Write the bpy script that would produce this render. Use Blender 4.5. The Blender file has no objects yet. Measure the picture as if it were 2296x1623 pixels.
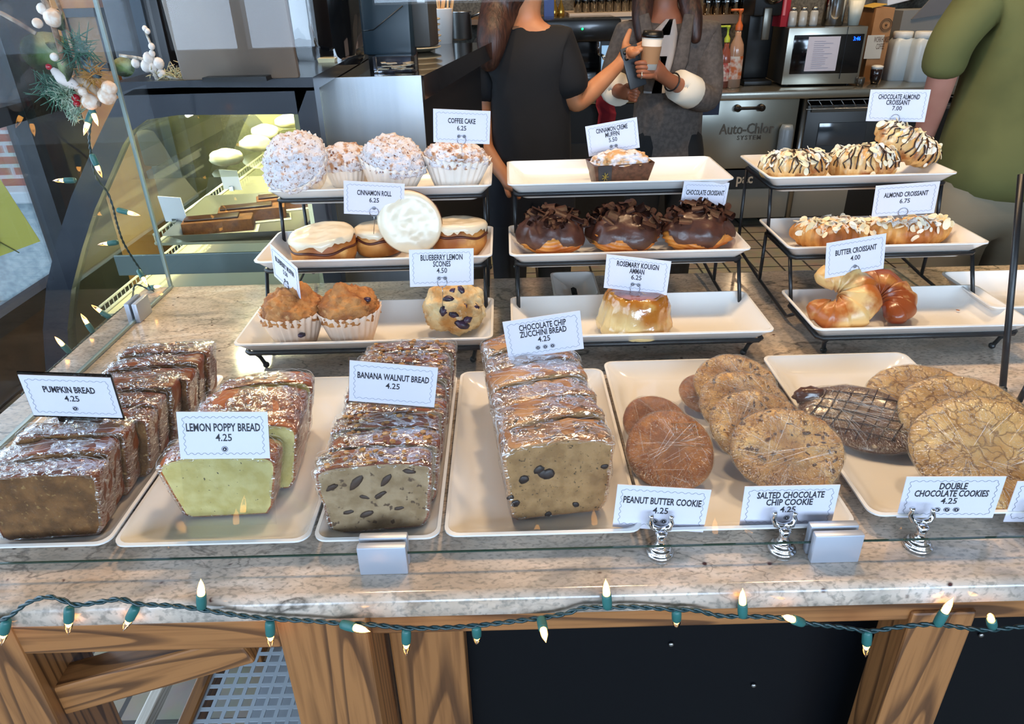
import bpy, bmesh, math, random
from mathutils import Vector, Matrix, Euler, noise
from math import sin, cos, pi, radians as R
random.seed(7)
S = bpy.context.scene
COL = S.collection
CT = 0.92            # worktop height
# ---------------------------------------------------------------- camera
F = 1618.0; PIT = R(28); ROL = R(1.5)
CAM = Vector((0, 0, 1.44))
fw = Vector((0, cos(PIT), -sin(PIT))); up0 = Vector((0, sin(PIT), cos(PIT))); rt0 = Vector((1, 0, 0))
rt = cos(ROL)*rt0 - sin(ROL)*up0; up = sin(ROL)*rt0 + cos(ROL)*up0
cd = bpy.data.cameras.new('camera'); co = bpy.data.objects.new('camera', cd); COL.objects.link(co)
cd.sensor_width = 36; cd.lens = 36*F/2296; cd.clip_start = 0.02; cd.clip_end = 100
m = Matrix((rt, up, -fw)).transposed().to_4x4(); m.translation = CAM; co.matrix_world = m
S.camera = co
def ray(x, y): return fw + (x-1148)/F*rt - (y-811.5)/F*up
def atZ(x, y, z):
    v = ray(x, y); return CAM + v*((z-CAM.z)/v.z)
def atY(x, y, Y):
    v = ray(x, y); return CAM + v*((Y-CAM.y)/v.y)
# ---------------------------------------------------------------- materials
def nd(nt, t, **k):
    n = nt.nodes.new(t)
    for a, b in k.items():
        if hasattr(n, a) and a not in n.inputs: setattr(n, a, b)
        else: n.inputs[a].default_value = b
    return n
def col(c):
    return (*c, 1) if len(c) == 3 else c
def hx(h):
    v = [int(h[i:i+2], 16)/255 for i in (0, 2, 4)]
    return tuple(((x+.055)/1.055)**2.4 if x > .04045 else x/12.92 for x in v)
MC = {}
def mat(name, c, rough=.5, metal=0, spec=.5, coat=0, bump=0, bscale=60, c2=None, cscale=20, lo=.4, hi=.6, c3=None, c3scale=50, c3lo=.6, c3hi=.7,
        emit=None, es=0, trans=0, alpha=1, sss=0, stretch=None, detail=5, coatr=.1, bdetail=4, ior=1.5):
    if name in MC: return MC[name]
    M = bpy.data.materials.new(name); M.use_nodes = True; nt = M.node_tree; L = nt.links
    b = nt.nodes['Principled BSDF']
    c = hx(c) if isinstance(c, str) else c
    b.inputs['Base Color'].default_value = col(c); b.inputs['Roughness'].default_value = rough
    b.inputs['Metallic'].default_value = metal; b.inputs['Specular IOR Level'].default_value = spec
    b.inputs['Coat Weight'].default_value = coat; b.inputs['Coat Roughness'].default_value = coatr
    b.inputs['Transmission Weight'].default_value = trans; b.inputs['Alpha'].default_value = alpha; b.inputs['IOR'].default_value = ior
    if sss:
        b.inputs['Subsurface Weight'].default_value = sss; b.inputs['Subsurface Radius'].default_value = (.01, .006, .003); b.inputs['Subsurface Scale'].default_value = 1
    if emit:
        b.inputs['Emission Color'].default_value = col(hx(emit) if isinstance(emit, str) else emit); b.inputs['Emission Strength'].default_value = es
    tc = nd(nt, 'ShaderNodeTexCoord'); vec = tc.outputs['Object']
    if stretch:
        mp = nd(nt, 'ShaderNodeMapping'); mp.inputs['Scale'].default_value = stretch; L.new(vec, mp.inputs['Vector']); vec = mp.outputs['Vector']
    out = None
    def layer(prev, colr, sc, lo, hi, W):
        n = nd(nt, 'ShaderNodeTexNoise', noise_dimensions='4D'); n.inputs['Scale'].default_value = sc; n.inputs['Detail'].default_value = detail; n.inputs['W'].default_value = W
        L.new(vec, n.inputs['Vector'])
        r = nd(nt, 'ShaderNodeValToRGB'); r.color_ramp.elements[0].position = lo; r.color_ramp.elements[1].position = hi
        L.new(n.outputs['Fac'], r.inputs['Fac'])
        mx = nd(nt, 'ShaderNodeMix', data_type='RGBA'); L.new(r.outputs['Color'], mx.inputs['Factor'])
        if prev is None: mx.inputs['A'].default_value = col(c)
        else: L.new(prev, mx.inputs['A'])
        mx.inputs['B'].default_value = col(hx(colr) if isinstance(colr, str) else colr)
        return mx.outputs['Result']
    if c2: out = layer(None, c2, cscale, lo, hi, 0)
    if c3: out = layer(out, c3, c3scale, c3lo, c3hi, 3.3)
    if out is not None: L.new(out, b.inputs['Base Color'])
    if bump:
        n = nd(nt, 'ShaderNodeTexNoise'); n.inputs['Scale'].default_value = bscale; n.inputs['Detail'].default_value = bdetail; L.new(vec, n.inputs['Vector'])
        bp = nd(nt, 'ShaderNodeBump'); bp.inputs['Strength'].default_value = bump; bp.inputs['Distance'].default_value = .003
        L.new(n.outputs['Fac'], bp.inputs['Height']); L.new(bp.outputs['Normal'], b.inputs['Normal'])
        if coat: L.new(bp.outputs['Normal'], b.inputs['Coat Normal'])
    MC[name] = M; return M
def pane_mat(name, tint, base=.04, radial=False, gloss=1.0, rough=0.0, bump=0, bscale=40, stretch=None, ramp=None, gcol=(1, 1, 1), lines=None):
    """thin clear sheet: looks through it, mirrors by Fresnel"""
    if name in MC: return MC[name]
    M = bpy.data.materials.new(name); M.use_nodes = True; nt = M.node_tree; L = nt.links
    nt.nodes.remove(nt.nodes['Principled BSDF']); o = nt.nodes['Material Output']
    t = nd(nt, 'ShaderNodeBsdfTransparent'); t.inputs['Color'].default_value = col(tint)
    g = nd(nt, 'ShaderNodeBsdfGlossy'); g.inputs['Roughness'].default_value = rough; g.inputs['Color'].default_value = col(gcol)
    fr = nd(nt, 'ShaderNodeFresnel'); fr.inputs['IOR'].default_value = 1.45
    mu = nd(nt, 'ShaderNodeMath', operation='MULTIPLY'); mu.inputs[1].default_value = gloss; L.new(fr.outputs[0], mu.inputs[0])
    fac = mu.outputs[0]
    if bump:
        tc = nd(nt, 'ShaderNodeTexCoord'); v = tc.outputs['Object']
        if radial:
            ln = nd(nt, 'ShaderNodeVectorMath', operation='LENGTH'); L.new(v, ln.inputs[0]); nm_ = nd(nt, 'ShaderNodeVectorMath', operation='NORMALIZE'); L.new(v, nm_.inputs[0])
            sc_ = nd(nt, 'ShaderNodeVectorMath', operation='SCALE'); sc_.inputs['Scale'].default_value = .25; L.new(nm_.outputs[0], sc_.inputs[0]); ad_ = nd(nt, 'ShaderNodeVectorMath', operation='MULTIPLY_ADD'); ad_.inputs[1].default_value = (.9, .9, .9); L.new(v, ad_.inputs[0]); L.new(sc_.outputs[0], ad_.inputs[2]); v = ad_.outputs[0]
        mp = nd(nt, 'ShaderNodeMapping'); mp.inputs['Scale'].default_value = stretch or (1, 1, 1); L.new(v, mp.inputs['Vector']); v = mp.outputs[0]
        n = nd(nt, 'ShaderNodeTexNoise'); n.inputs['Scale'].default_value = bscale; n.inputs['Detail'].default_value = 3; n.inputs['Distortion'].default_value = 1.5; L.new(v, n.inputs['Vector'])
        bp = nd(nt, 'ShaderNodeBump'); bp.inputs['Strength'].default_value = bump; bp.inputs['Distance'].default_value = .004
        L.new(n.outputs['Fac'], bp.inputs['Height']); L.new(bp.outputs[0], g.inputs['Normal']); L.new(bp.outputs[0], fr.inputs['Normal'])
        if ramp:
            r = nd(nt, 'ShaderNodeMapRange'); r.inputs['From Min'].default_value = ramp[0]; r.inputs['From Max'].default_value = ramp[1]; r.inputs['To Max'].default_value = ramp[2]
            n2 = nd(nt, 'ShaderNodeTexNoise'); n2.inputs['Scale'].default_value = bscale*.6; n2.inputs['Distortion'].default_value = 2.5; L.new(v, n2.inputs['Vector'])
            
            if lines:
                n2.inputs['Distortion'].default_value = .4; n2.inputs['Scale'].default_value = bscale*lines[2]; sb = nd(nt, 'ShaderNodeMath', operation='SUBTRACT'); sb.inputs[1].default_value = .5; L.new(n2.outputs['Fac'], sb.inputs[0]); ab = nd(nt, 'ShaderNodeMath', operation='ABSOLUTE'); L.new(sb.outputs[0], ab.inputs[0]); L.new(ab.outputs[0], r.inputs['Value'])
                r.inputs['From Min'].default_value = lines[0]; r.inputs['From Max'].default_value = 0; r.inputs['To Max'].default_value = lines[1]
            else: L.new(n2.outputs['Fac'], r.inputs['Value'])
            ad = nd(nt, 'ShaderNodeMath', operation='ADD', use_clamp=True); L.new(fac, ad.inputs[0]); L.new(r.outputs[0], ad.inputs[1]); fac = ad.outputs[0]
    mx = nd(nt, 'ShaderNodeMixShader'); L.new(fac, mx.inputs[0]); L.new(t.outputs[0], mx.inputs[1]); L.new(g.outputs[0], mx.inputs[2]); L.new(mx.outputs[0], o.inputs[0])
    MC[name] = M; return M
def wood_mat(name, a, b, rough=.45, scale=14, coat=.3):
    if name in MC: return MC[name]
    M = bpy.data.materials.new(name); M.use_nodes = True; nt = M.node_tree; L = nt.links; p = nt.nodes['Principled BSDF']
    tc = nd(nt, 'ShaderNodeTexCoord'); mp = nd(nt, 'ShaderNodeMapping'); mp.inputs['Scale'].default_value = (1, 1, .07); L.new(tc.outputs['Object'], mp.inputs['Vector'])
    n = nd(nt, 'ShaderNodeTexNoise'); n.inputs['Scale'].default_value = scale*.6; n.inputs['Detail'].default_value = 2; L.new(mp.outputs[0], n.inputs['Vector'])
    mu = nd(nt, 'ShaderNodeMath', operation='MULTIPLY'); mu.inputs[1].default_value = 17; L.new(n.outputs['Fac'], mu.inputs[0])
    fr = nd(nt, 'ShaderNodeMath', operation='FRACT'); L.new(mu.outputs[0], fr.inputs[0])
    n2 = nd(nt, 'ShaderNodeTexNoise'); n2.inputs['Scale'].default_value = 160; n2.inputs['Detail'].default_value = 4; mp2 = nd(nt, 'ShaderNodeMapping'); mp2.inputs['Scale'].default_value = (1, 1, .04)
    L.new(tc.outputs['Object'], mp2.inputs['Vector']); L.new(mp2.outputs[0], n2.inputs['Vector'])
    r = nd(nt, 'ShaderNodeValToRGB'); e = r.color_ramp.elements; e[0].position = 0; e[0].color = col(hx(a)); e[1].position = 1; e[1].color = col(hx(a))
    x = e.new(.62); x.color = col(hx(a)); x = e.new(.84); x.color = col(hx(b)); x = e.new(.95); x.color = col(hx(b))
    L.new(fr.outputs[0], r.inputs[0])
    mx = nd(nt, 'ShaderNodeMix', data_type='RGBA'); mx.blend_type = 'MULTIPLY'; mx.inputs['Factor'].default_value = .55
    r2 = nd(nt, 'ShaderNodeValToRGB'); r2.color_ramp.elements[0].position = .3; r2.color_ramp.elements[0].color = (.3, .22, .15, 1); r2.color_ramp.elements[1].position = .55
    L.new(n2.outputs['Fac'], r2.inputs[0]); L.new(r.outputs[0], mx.inputs['A']); L.new(r2.outputs[0], mx.inputs['B']); L.new(mx.outputs['Result'], p.inputs['Base Color'])
    p.inputs['Roughness'].default_value = rough; p.inputs['Coat Weight'].default_value = coat; p.inputs['Coat Roughness'].default_value = .2
    MC[name] = M; return M
def granite_mat():
    M = bpy.data.materials.new('granite'); M.use_nodes = True; nt = M.node_tree; L = nt.links; p = nt.nodes['Principled BSDF']
    tc = nd(nt, 'ShaderNodeTexCoord'); v = tc.outputs['Object']
    mp = nd(nt, 'ShaderNodeMapping'); mp.inputs['Rotation'].default_value = (0, 0, .5); mp.inputs['Scale'].default_value = (1, 1.9, 1); L.new(v, mp.inputs[0]); v2 = mp.outputs[0]
    def nz(sc, det, dist=0, vv=v2, W=0):
        n = nd(nt, 'ShaderNodeTexNoise', noise_dimensions='4D'); n.inputs['Scale'].default_value = sc; n.inputs['Detail'].default_value = det; n.inputs['Distortion'].default_value = dist; n.inputs['W'].default_value = W; L.new(vv, n.inputs['Vector']); return n.outputs['Fac']
    def ramp(f, pts):
        r = nd(nt, 'ShaderNodeValToRGB'); e = r.color_ramp.elements
        while len(e) < len(pts): e.new(.5)
        for q, (pp, c) in zip(e, pts): q.position = pp; q.color = col(hx(c)) if isinstance(c, str) else (c, c, c, 1)
        L.new(f, r.inputs[0]); return r.outputs[0]
    def mix(a, b, f, mode='MIX'):
        x = nd(nt, 'ShaderNodeMix', data_type='RGBA'); x.blend_type = mode; L.new(a, x.inputs['A'])
        if isinstance(b, str): x.inputs['B'].default_value = col(hx(b))
        else: L.new(b, x.inputs['B'])
        L.new(f, x.inputs['Factor']); return x.outputs['Result']
    base = ramp(nz(8, 7, 1.4), [(.3, '958d86'), (.44, 'bbad9f'), (.56, 'ccb9a8'), (.72, 'ded4cb')])
    base = mix(base, '5d6357', ramp(nz(26, 8, 1.5, W=2), [(.5, 0.), (.8, .35)]))
    base = mix(base, 'a98a6a', ramp(nz(3.2, 5, .8, W=5), [(.55, 0.), (.75, .6)]))
    fine = ramp(nz(150, 5, .5, W=1), [(.36, .6), (.5, 0.)]); base = mix(base, '76736a', fine)
    # thin dark veins: |noise-.5| small
    for sc, w, s, W in ((3.0, .009, .85, 7), (7, .014, .65, 9), (14, .016, .5, 13)):
        n = nz(sc, 9, .6, W=W); a = nd(nt, 'ShaderNodeMath', operation='SUBTRACT'); a.inputs[1].default_value = .5; L.new(n, a.inputs[0])
        ab = nd(nt, 'ShaderNodeMath', operation='ABSOLUTE'); L.new(a.outputs[0], ab.inputs[0])
        mr = nd(nt, 'ShaderNodeMapRange'); mr.inputs['From Min'].default_value = 0; mr.inputs['From Max'].default_value = w; mr.inputs['To Min'].default_value = s; mr.inputs['To Max'].default_value = 0; L.new(ab.outputs[0], mr.inputs['Value'])
        gate = ramp(nz(2.2, 2, 0, W=W+4), [(.5, 0.), (.6, 1.)]); mu = nd(nt, 'ShaderNodeMath', operation='MULTIPLY'); L.new(mr.outputs[0], mu.inputs[0]); L.new(gate, mu.inputs[1])
        base = mix(base, '3a332c', mu.outputs[0])
    vo = nd(nt, 'ShaderNodeTexVoronoi'); vo.inputs['Scale'].default_value = 38; L.new(v, vo.inputs['Vector'])
    gt = ramp(nz(50, 1, W=20), [(.5, 0.), (.55, 1.)]); dt = ramp(vo.outputs['Distance'], [(.07, 1.), (.13, 0.)])
    mu = nd(nt, 'ShaderNodeMath', operation='MULTIPLY'); L.new(gt, mu.inputs[0]); L.new(dt, mu.inputs[1]); base = mix(base, '4a2f2c', mu.outputs[0])
    L.new(base, p.inputs['Base Color']); p.inputs['Roughness'].default_value = .13; p.inputs['Specular IOR Level'].default_value = .5
    return M
def tile_mat(name, a, b, g, w=.3, h=.3, mortar=.006, rough=.5, off=0.0, bump=.3):
    M = bpy.data.materials.new(name); M.use_nodes = True; nt = M.node_tree; L = nt.links; p = nt.nodes['Principled BSDF']
    tc = nd(nt, 'ShaderNodeTexCoord'); br = nd(nt, 'ShaderNodeTexBrick'); br.offset = off; L.new(tc.outputs['UV' if off else 'Object'], br.inputs['Vector'])
    br.inputs['Scale'].default_value = 1; br.inputs['Brick Width'].default_value = w; br.inputs['Row Height'].default_value = h; br.inputs['Mortar Size'].default_value = mortar
    br.inputs['Color1'].default_value = col(hx(a)); br.inputs['Color2'].default_value = col(hx(b)); br.inputs['Mortar'].default_value = col(hx(g))
    n = nd(nt, 'ShaderNodeTexNoise'); n.inputs['Scale'].default_value = 14; n.inputs['Detail'].default_value = 5; L.new(tc.outputs['Object'], n.inputs['Vector'])
    mx = nd(nt, 'ShaderNodeMix', data_type='RGBA'); mx.blend_type = 'MULTIPLY'; mx.inputs['Factor'].default_value = .5
    L.new(br.outputs['Color'], mx.inputs['A']); L.new(n.outputs['Color'], mx.inputs['B'])
    hs = nd(nt, 'ShaderNodeHueSaturation'); hs.inputs['Value'].default_value = 1.35; L.new(mx.outputs['Result'], hs.inputs['Color']); L.new(hs.outputs[0], p.inputs['Base Color'])
    bp = nd(nt, 'ShaderNodeBump'); bp.inputs['Strength'].default_value = bump; bp.inputs['Distance'].default_value = .003; bp.invert = True
    L.new(br.outputs['Fac'], bp.inputs['Height']); L.new(bp.outputs[0], p.inputs['Normal']); p.inputs['Roughness'].default_value = rough
    return M
# ---------------------------------------------------------------- mesh helpers
def BM(): return bmesh.new()
def obj(name, bm, m, parent=None, smooth=True, kind=None, sub=0, angle=None):
    me = bpy.data.meshes.new(name); bm.normal_update(); bm.to_mesh(me); bm.free()
    for mm in (m if isinstance(m, (list, tuple)) else [m]): me.materials.append(mm)
    if smooth:
        me.polygons.foreach_set('use_smooth', [True]*len(me.polygons))
        if angle: me.set_sharp_from_angle(angle=R(angle))
    o = bpy.data.objects.new(name, me); COL.objects.link(o)
    if parent: o.parent = parent
    if kind: o['kind'] = kind
    if sub:
        s = o.modifiers.new('s', 'SUBSURF'); s.levels = s.render_levels = sub
    return o
def tag(o, label, cat, group=None, kind=None):
    o['label'] = label; o['category'] = cat
    if group: o['group'] = group
    if kind: o['kind'] = kind
    return o
def thing(name, label, cat, loc=(0, 0, 0), rot=(0, 0, 0), group=None):
    o = bpy.data.objects.new(name, None); COL.objects.link(o); o.empty_display_size = .02
    o.location = loc; o.rotation_euler = rot if not isinstance(rot, (int, float)) else (0, 0, rot)
    return tag(o, label, cat, group)
def dup(root, loc=None, rot=None, label=None, group=None, sc=None):
    r = root.copy(); COL.objects.link(r)
    if loc is not None: r.location = loc
    if rot is not None: r.rotation_euler = rot if not isinstance(rot, (int, float)) else (0, 0, rot)
    if label: r['label'] = label
    if group: r['group'] = group
    if sc: r.scale = (sc,)*3 if isinstance(sc, (int, float)) else sc
    for ch in list(root.children):
        c = ch.copy(); COL.objects.link(c); c.parent = r
        for g in list(ch.children):
            d = g.copy(); COL.objects.link(d); d.parent = c
    return r
def box(bm, c, s, rot=None, bev=0, mi=0):
    M = Matrix.Translation(Vector(c))
    if rot is not None: M = M @ (Euler(rot).to_matrix().to_4x4() if not isinstance(rot, Matrix) else rot.to_4x4())
    M = M @ Matrix.Diagonal((*s, 1))
    r = bmesh.ops.create_cube(bm, size=1, matrix=M); vs = r['verts']
    fs = list({f for v in vs for f in v.link_faces})
    for f in fs: f.material_index = mi
    if bev:
        es = list({e for v in vs for e in v.link_edges})
        bmesh.ops.bevel(bm, geom=es, offset=bev, segments=2, affect='EDGES', profile=.5)
def box2(bm, a, b, **k):
    a = Vector(a); b = Vector(b); box(bm, (a+b)/2, [abs(x) for x in (b-a)], **k)
def tube(bm, pts, r, seg=8, closed=False, caps=True, mi=0):
    pts = [Vector(p) for p in pts]; n = len(pts); rings = []
    rr = r if isinstance(r, (list, tuple)) else [r]*n
    prev = None
    for i, p in enumerate(pts):
        if closed: t = pts[(i+1) % n]-pts[i-1]
        else: t = pts[min(i+1, n-1)]-pts[max(i-1, 0)]
        t.normalize()
        if prev is None:
            a = t.cross(Vector((0, 0, 1)))
            if a.length < .1: a = t.cross(Vector((0, 1, 0)))
        else: a = prev - t*prev.dot(t)
        if a.length < 1e-6: a = t.orthogonal()
        a.normalize(); prev = a; b = t.cross(a)
        rings.append([bm.verts.new(p+(a*cos(2*pi*j/seg)+b*sin(2*pi*j/seg))*rr[i]) for j in range(seg)])
    m = n if closed else n-1
    for i in range(m):
        A, B = rings[i], rings[(i+1) % n]
        for j in range(seg):
            f = bm.faces.new((A[j], A[(j+1) % seg], B[(j+1) % seg], B[j])); f.material_index = mi
    if caps and not closed:
        bm.faces.new(list(reversed(rings[0]))).material_index = mi; bm.faces.new(rings[-1]).material_index = mi
def lathe(bm, prof, seg=32, M=None, cap0=False, cap1=False, fn=None, mi=0):
    M = M or Matrix()
    rings = []
    for k, (r, z) in enumerate(prof):
        ring = []
        for j in range(seg):
            a = 2*pi*j/seg; q = r*(fn(a, k/(len(prof)-1)) if fn else 1)
            ring.append(bm.verts.new(M @ Vector((q*cos(a), q*sin(a), z))))
        rings.append(ring)
    for A, B in zip(rings, rings[1:]):
        for j in range(seg):
            bm.faces.new((A[j], A[(j+1) % seg], B[(j+1) % seg], B[j])).material_index = mi
    if cap0: bm.faces.new(list(reversed(rings[0]))).material_index = mi
    if cap1: bm.faces.new(rings[-1]).material_index = mi
    return rings
def ball(bm, c, r, sub=2, sc=(1, 1, 1), rot=None, nz=0, nf=1, seed=0, mi=0):
    M = Matrix.Translation(Vector(c))
    if rot is not None: M = M @ Euler(rot).to_matrix().to_4x4()
    M = M @ Matrix.Diagonal((r*sc[0], r*sc[1], r*sc[2], 1))
    q = bmesh.ops.create_icosphere(bm, subdivisions=sub, radius=1)
    for v in q['verts']:
        if nz: v.co *= 1+nz*noise.fractal(v.co*nf+Vector((seed, seed*.7, 3)), 1, 2, 4)
        v.co = M @ v.co
    for v in q['verts']:
        for f in v.link_faces: f.material_index = mi
def rrect(w, d, r, n=5):
    out = []
    for cx, cy, a0 in ((w/2-r, d/2-r, 0), (-w/2+r, d/2-r, pi/2), (-w/2+r, -d/2+r, pi), (w/2-r, -d/2+r, 1.5*pi)):
        for i in range(n+1):
            a = a0+pi/2*i/n; out.append((cx+r*cos(a), cy+r*sin(a)))
    return out
def loft(bm, rings, cap0=True, cap1=True, mi=0):
    R_ = [[bm.verts.new(p) for p in r] for r in rings]
    for A, B in zip(R_, R_[1:]):
        n = len(A)
        for j in range(n): bm.faces.new((A[j], A[(j+1) % n], B[(j+1) % n], B[j])).material_index = mi
    if cap0: bm.faces.new(list(reversed(R_[0]))).material_index = mi
    if cap1: bm.faces.new(R_[-1]).material_index = mi
def fr(p, f=1, s=0, o=4): return noise.fractal(Vector(p)*f+Vector((s*7.3, s*3.1, s)), 1, 2, o)
def displ(bm, amp, f, s=0, o=4, w=None):
    bm.normal_update(); vs = [(v, v.normal*amp*fr(v.co, f, s, o)*(w(v.co) if w else 1)) for v in bm.verts]
    for v, d in vs: v.co += d
# ---------------------------------------------------------------- common materials
M_WHITE = mat('porcelain', 'e9e7e4', .16, coat=.4, coatr=.03)
M_BLACKMETAL = mat('black_metal', '15161a', .38, spec=.5)
M_CHROME = mat('chrome', 'd8dade', .08, metal=1)
M_STEEL = mat('brushed_steel', 'b9bcc0', .3, metal=1, bump=.15, bscale=90, stretch=(1, 1, .03))
M_STEELD = mat('steel_dull', '9a9a98', .34, metal=1)
M_SATIN = mat('satin_aluminium', 'b6bcc8', .42, metal=.55)
M_CARD = mat('card_paper', 'dddbe8', .45, spec=.4)
M_INK = mat('printed_ink', '23232b', .6)
M_INK2 = mat('grey_blue_ink', '8f95a6', .6)
M_WIRE = mat('spring_wire', '9a9aa2', .2, metal=1)
M_GLASS = pane_mat('clear_glass', (.975, .985, .98), gloss=.6)
M_GEDGE = mat('glass_edge', '1d3a35', .1, spec=.8)
M_ACRYL = pane_mat('clear_acrylic', (.96, .97, .98), gloss=1.2)
M_GLINT = mat('crease_glint', 'ffffff', .18, spec=1, alpha=.26, coat=1)  # white crease threads, the film's glints put into their colour
M_WRAP = pane_mat('cling_film', (.97, .97, .97), gloss=.4, rough=.12, bump=1.0, bscale=60, stretch=(1, 1, 3), ramp=(.64, .84, .22), lines=(.035, .55, .8))
M_BLACK = mat('black_plastic', '0d0e10', .35)
M_DARK = mat('dark_paint', '16181d', .5)
# ---------------------------------------------------------------- room
def struct(name, bm, m, smooth=False): return obj(name, bm, m, None, smooth, 'structure')
b = BM(); box2(b, (-2.12, -3.6, -.1), (4.2, 5.6, 0))
M_FLOOR = tile_mat('floor_tile', '7f7a6e', '8b8678', '2e2b28', .15, .15, .006, .35)
struct('floor', b, M_FLOOR)
b = BM(); box2(b, (-2.12, -3.6, 3.1), (4.2, 5.6, 3.2)); struct('ceiling', b, mat('ceiling_paint', '6e665c', .8))
b = BM(); box2(b, (-2.12, 5.3, 0), (4.2, 5.4, 3.1)); struct('wall_back', b, mat('back_wall', '7a7467', .7, c2='5a554b', cscale=60, bump=.4, bscale=40))
b = BM(); box2(b, (4.0, -3.6, 0), (4.1, 5.3, 3.1)); struct('wall_right', b, mat('warm_wall', '8d7c66', .8))
# street side wall with windows (behind the photographer)
b = BM(); MW = mat('wall_front_paint', '3a342e', .7)
box2(b, (-2.12, -3.6, 0), (4.2, -3.5, 1.05)); box2(b, (-2.12, -3.6, 2.75), (4.2, -3.5, 3.1)); box2(b, (-1.04, -3.6, 1.05), (-.8, -3.5, 2.75))
box2(b, (-.9, -3.6, 1.05), (4.2, -3.5, 1.32))
for x in (1.5, 3.8): box2(b, (x-.12, -3.62, 1.05), (x+.12, -3.48, 2.75))
struct('wall_front', b, MW)
MF = mat('window_frame_dark', '23272d', .45)
for i, (x0, x1) in enumerate(((-2.0, -1.04), (-.8, 1.38), (1.62, 3.68))):
    b = BM()
    for z in (1.08, 1.75, 2.72): box2(b, (x0, -3.58, z-.03), (x1, -3.5, z+.03))
    for x in (x0+.03, (x0+x1)/2, x1-.03): box2(b, (x-.03, -3.58, 1.05), (x+.03, -3.5, 2.75))
    struct(f'window_{i+3}', b, MF)
# left wall: dark frames, brick pier outside, pale stone below
XL = -2.3
XL = -2.0
MDW = mat('wall_left_brown', '2b2019', .35, c2='3d2c20', cscale=4, coat=.3)
b = BM(); box2(b, (XL-.12, 3.2, 0), (XL, 5.3, 3.1)); box2(b, (XL-.12, -3.5, 2.7), (XL, 3.2, 3.1)); box2(b, (XL-.12, -3.5, 0), (XL, 3.2, .26)); struct('wall_left', b, mat('wall_left_brown', '2b2019'))
b = BM()
for z in (.28, 1.0, 2.68): box2(b, (XL-.07, -3.5, z-.035), (XL+.01, 3.2, z+.035))
for y in (3.18, 1.9, .2, -1.6, -3.4): box2(b, (XL-.07, y-.035, .26), (XL+.012, y+.035, 2.7))
struct('window_1', b, MF)
b = BM(); box2(b, (XL-.04, -3.5, .3), (XL-.034, 3.18, 2.68)); struct('window_2', b, pane_mat('street_glass', (.9, .95, 1), gloss=.6))
# outside: brick pier on a stone base, pavement
b = BM(); box2(b, (-6, 4.6, .34), (-2.12, 4.9, 2.9))
M_BR = tile_mat('brick', 'b06a55', 'c9907c', 'd5d2cc', .2, .068, .012, .8, off=0.5)
uv = b.loops.layers.uv.new('UVMap')
for f in b.faces:
    for l in f.loops: l[uv].uv = (l.vert.co.x+l.vert.co.y, l.vert.co.z)
struct('wall_outside_brick', b, M_BR)
b = BM(); box2(b, (-6, 4.52, -.4), (-2.12, 4.9, .27), bev=.01); struct('wall_outside_base', b, mat('pale_stone', 'a9bcc4', .8, c2='d0dde0', cscale=30, bump=.3, bscale=60))
b = BM(); box2(b, (-6, 4.46, .27), (-2.12, 4.9, .345), bev=.01); struct('trim_outside_ledge', b, mat('ledge_white', 'dfe6ea', .7))
b = BM(); box2(b, (-12, -9, -.5), (-2.13, 9, -.4)); struct('ground', b, mat('pavement', '9aa3a8', .8, c2='b8bfc2', cscale=6))
# wooden column and framed board far left
W_OAK = wood_mat('oak_wood', '976539', '5f3c20')
W_DARKOAK = wood_mat('oak_wood_shelf', '8a5a2c', '5a3719')
p0 = atY(112, 20, 3.1); p1 = atY(188, 20, 3.1)
b = BM(); box2(b, (p0.x, 3.1, 0), (p1.x+.06, 3.25, 3.1), bev=.01); struct('column', b, mat('orange_timber', 'c88532', .4, c2='a8641f', cscale=8, stretch=(1, 1, .1)))
f0 = atY(133, 30, 3.05); f1 = atY(250, 150, 3.05)
t = thing('framed_board', 'brown board in a black frame hanging by the orange timber column', 'picture', ((f0.x+f1.x)/2, 3.075, (f0.z+f1.z)/2))
w, h = f1.x-f0.x, f0.z-f1.z
b = BM()
for s in (-1, 1): box(b, (s*w/2, 0, 0), (.03, .04, h+.03)); box(b, (0, 0, s*h/2), (w+.03, .04, .03))
obj('frame', b, M_DARK, t, False)
b = BM(); box(b, (0, .01, 0), (w, .02, h)); obj('board', b, mat('kraft_board', 'a07f5c', .8, c2='8d6c4b', cscale=12), t, False)
# ---------------------------------------------------------------- worktop, table frame
M_GRAN = granite_mat()
t = thing('granite_worktop', 'long speckled beige granite worktop carrying all the pastries', 'worktop', (0, 0, CT))
b = BM(); L0, L1, Y0, Y1 = -.715, 2.0, .503, 1.335
prof = [(Y0+.008, -.031), (Y0, -.024), (Y0, -.008), (Y0+.003, -.002), (Y0+.009, 0), (Y0+.011, 0), (Y1-.009, 0), (Y1-.006, 0), (Y1, -.006), (Y1, -.031)]
loft(b, [[(x, y, z) for y, z in prof] for x in (L0, L0+.3, .2, 1, L1)]); bmesh.ops.recalc_face_normals(b, faces=b.faces)
obj('slab', b, M_GRAN, t, True, angle=50)
t = thing('counter_table', 'oak table frame with corner brace under the granite worktop', 'table', (0, 0, 0))
def board(name, a, c, w, th, parent, m=W_OAK, bev=.003, up_=(0, 1, 0)):
    """board whose grain runs from a to c; w = width, th = thickness along up_"""
    a = Vector(a); c = Vector(c); z = (c-a).normalized(); y = Vector(up_); y = (y-z*y.dot(z)).normalized(); x = y.cross(z)
    b = BM(); box(b, (0, 0, 0), (w, th, (c-a).length), bev=bev)
    o = obj(name, b, m, parent, False); M = Matrix((x, y, z)).transposed().to_4x4(); M.translation = (a+c)/2
    o.matrix_local = M; return o
ZT = CT-.032
pl = atY(617, 1400, .512); pr = atY(824, 1411, .512)
board('apron', (-.70, .53, ZT-.024), (pl.x, .53, ZT-.024), .042, .03, t)
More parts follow.
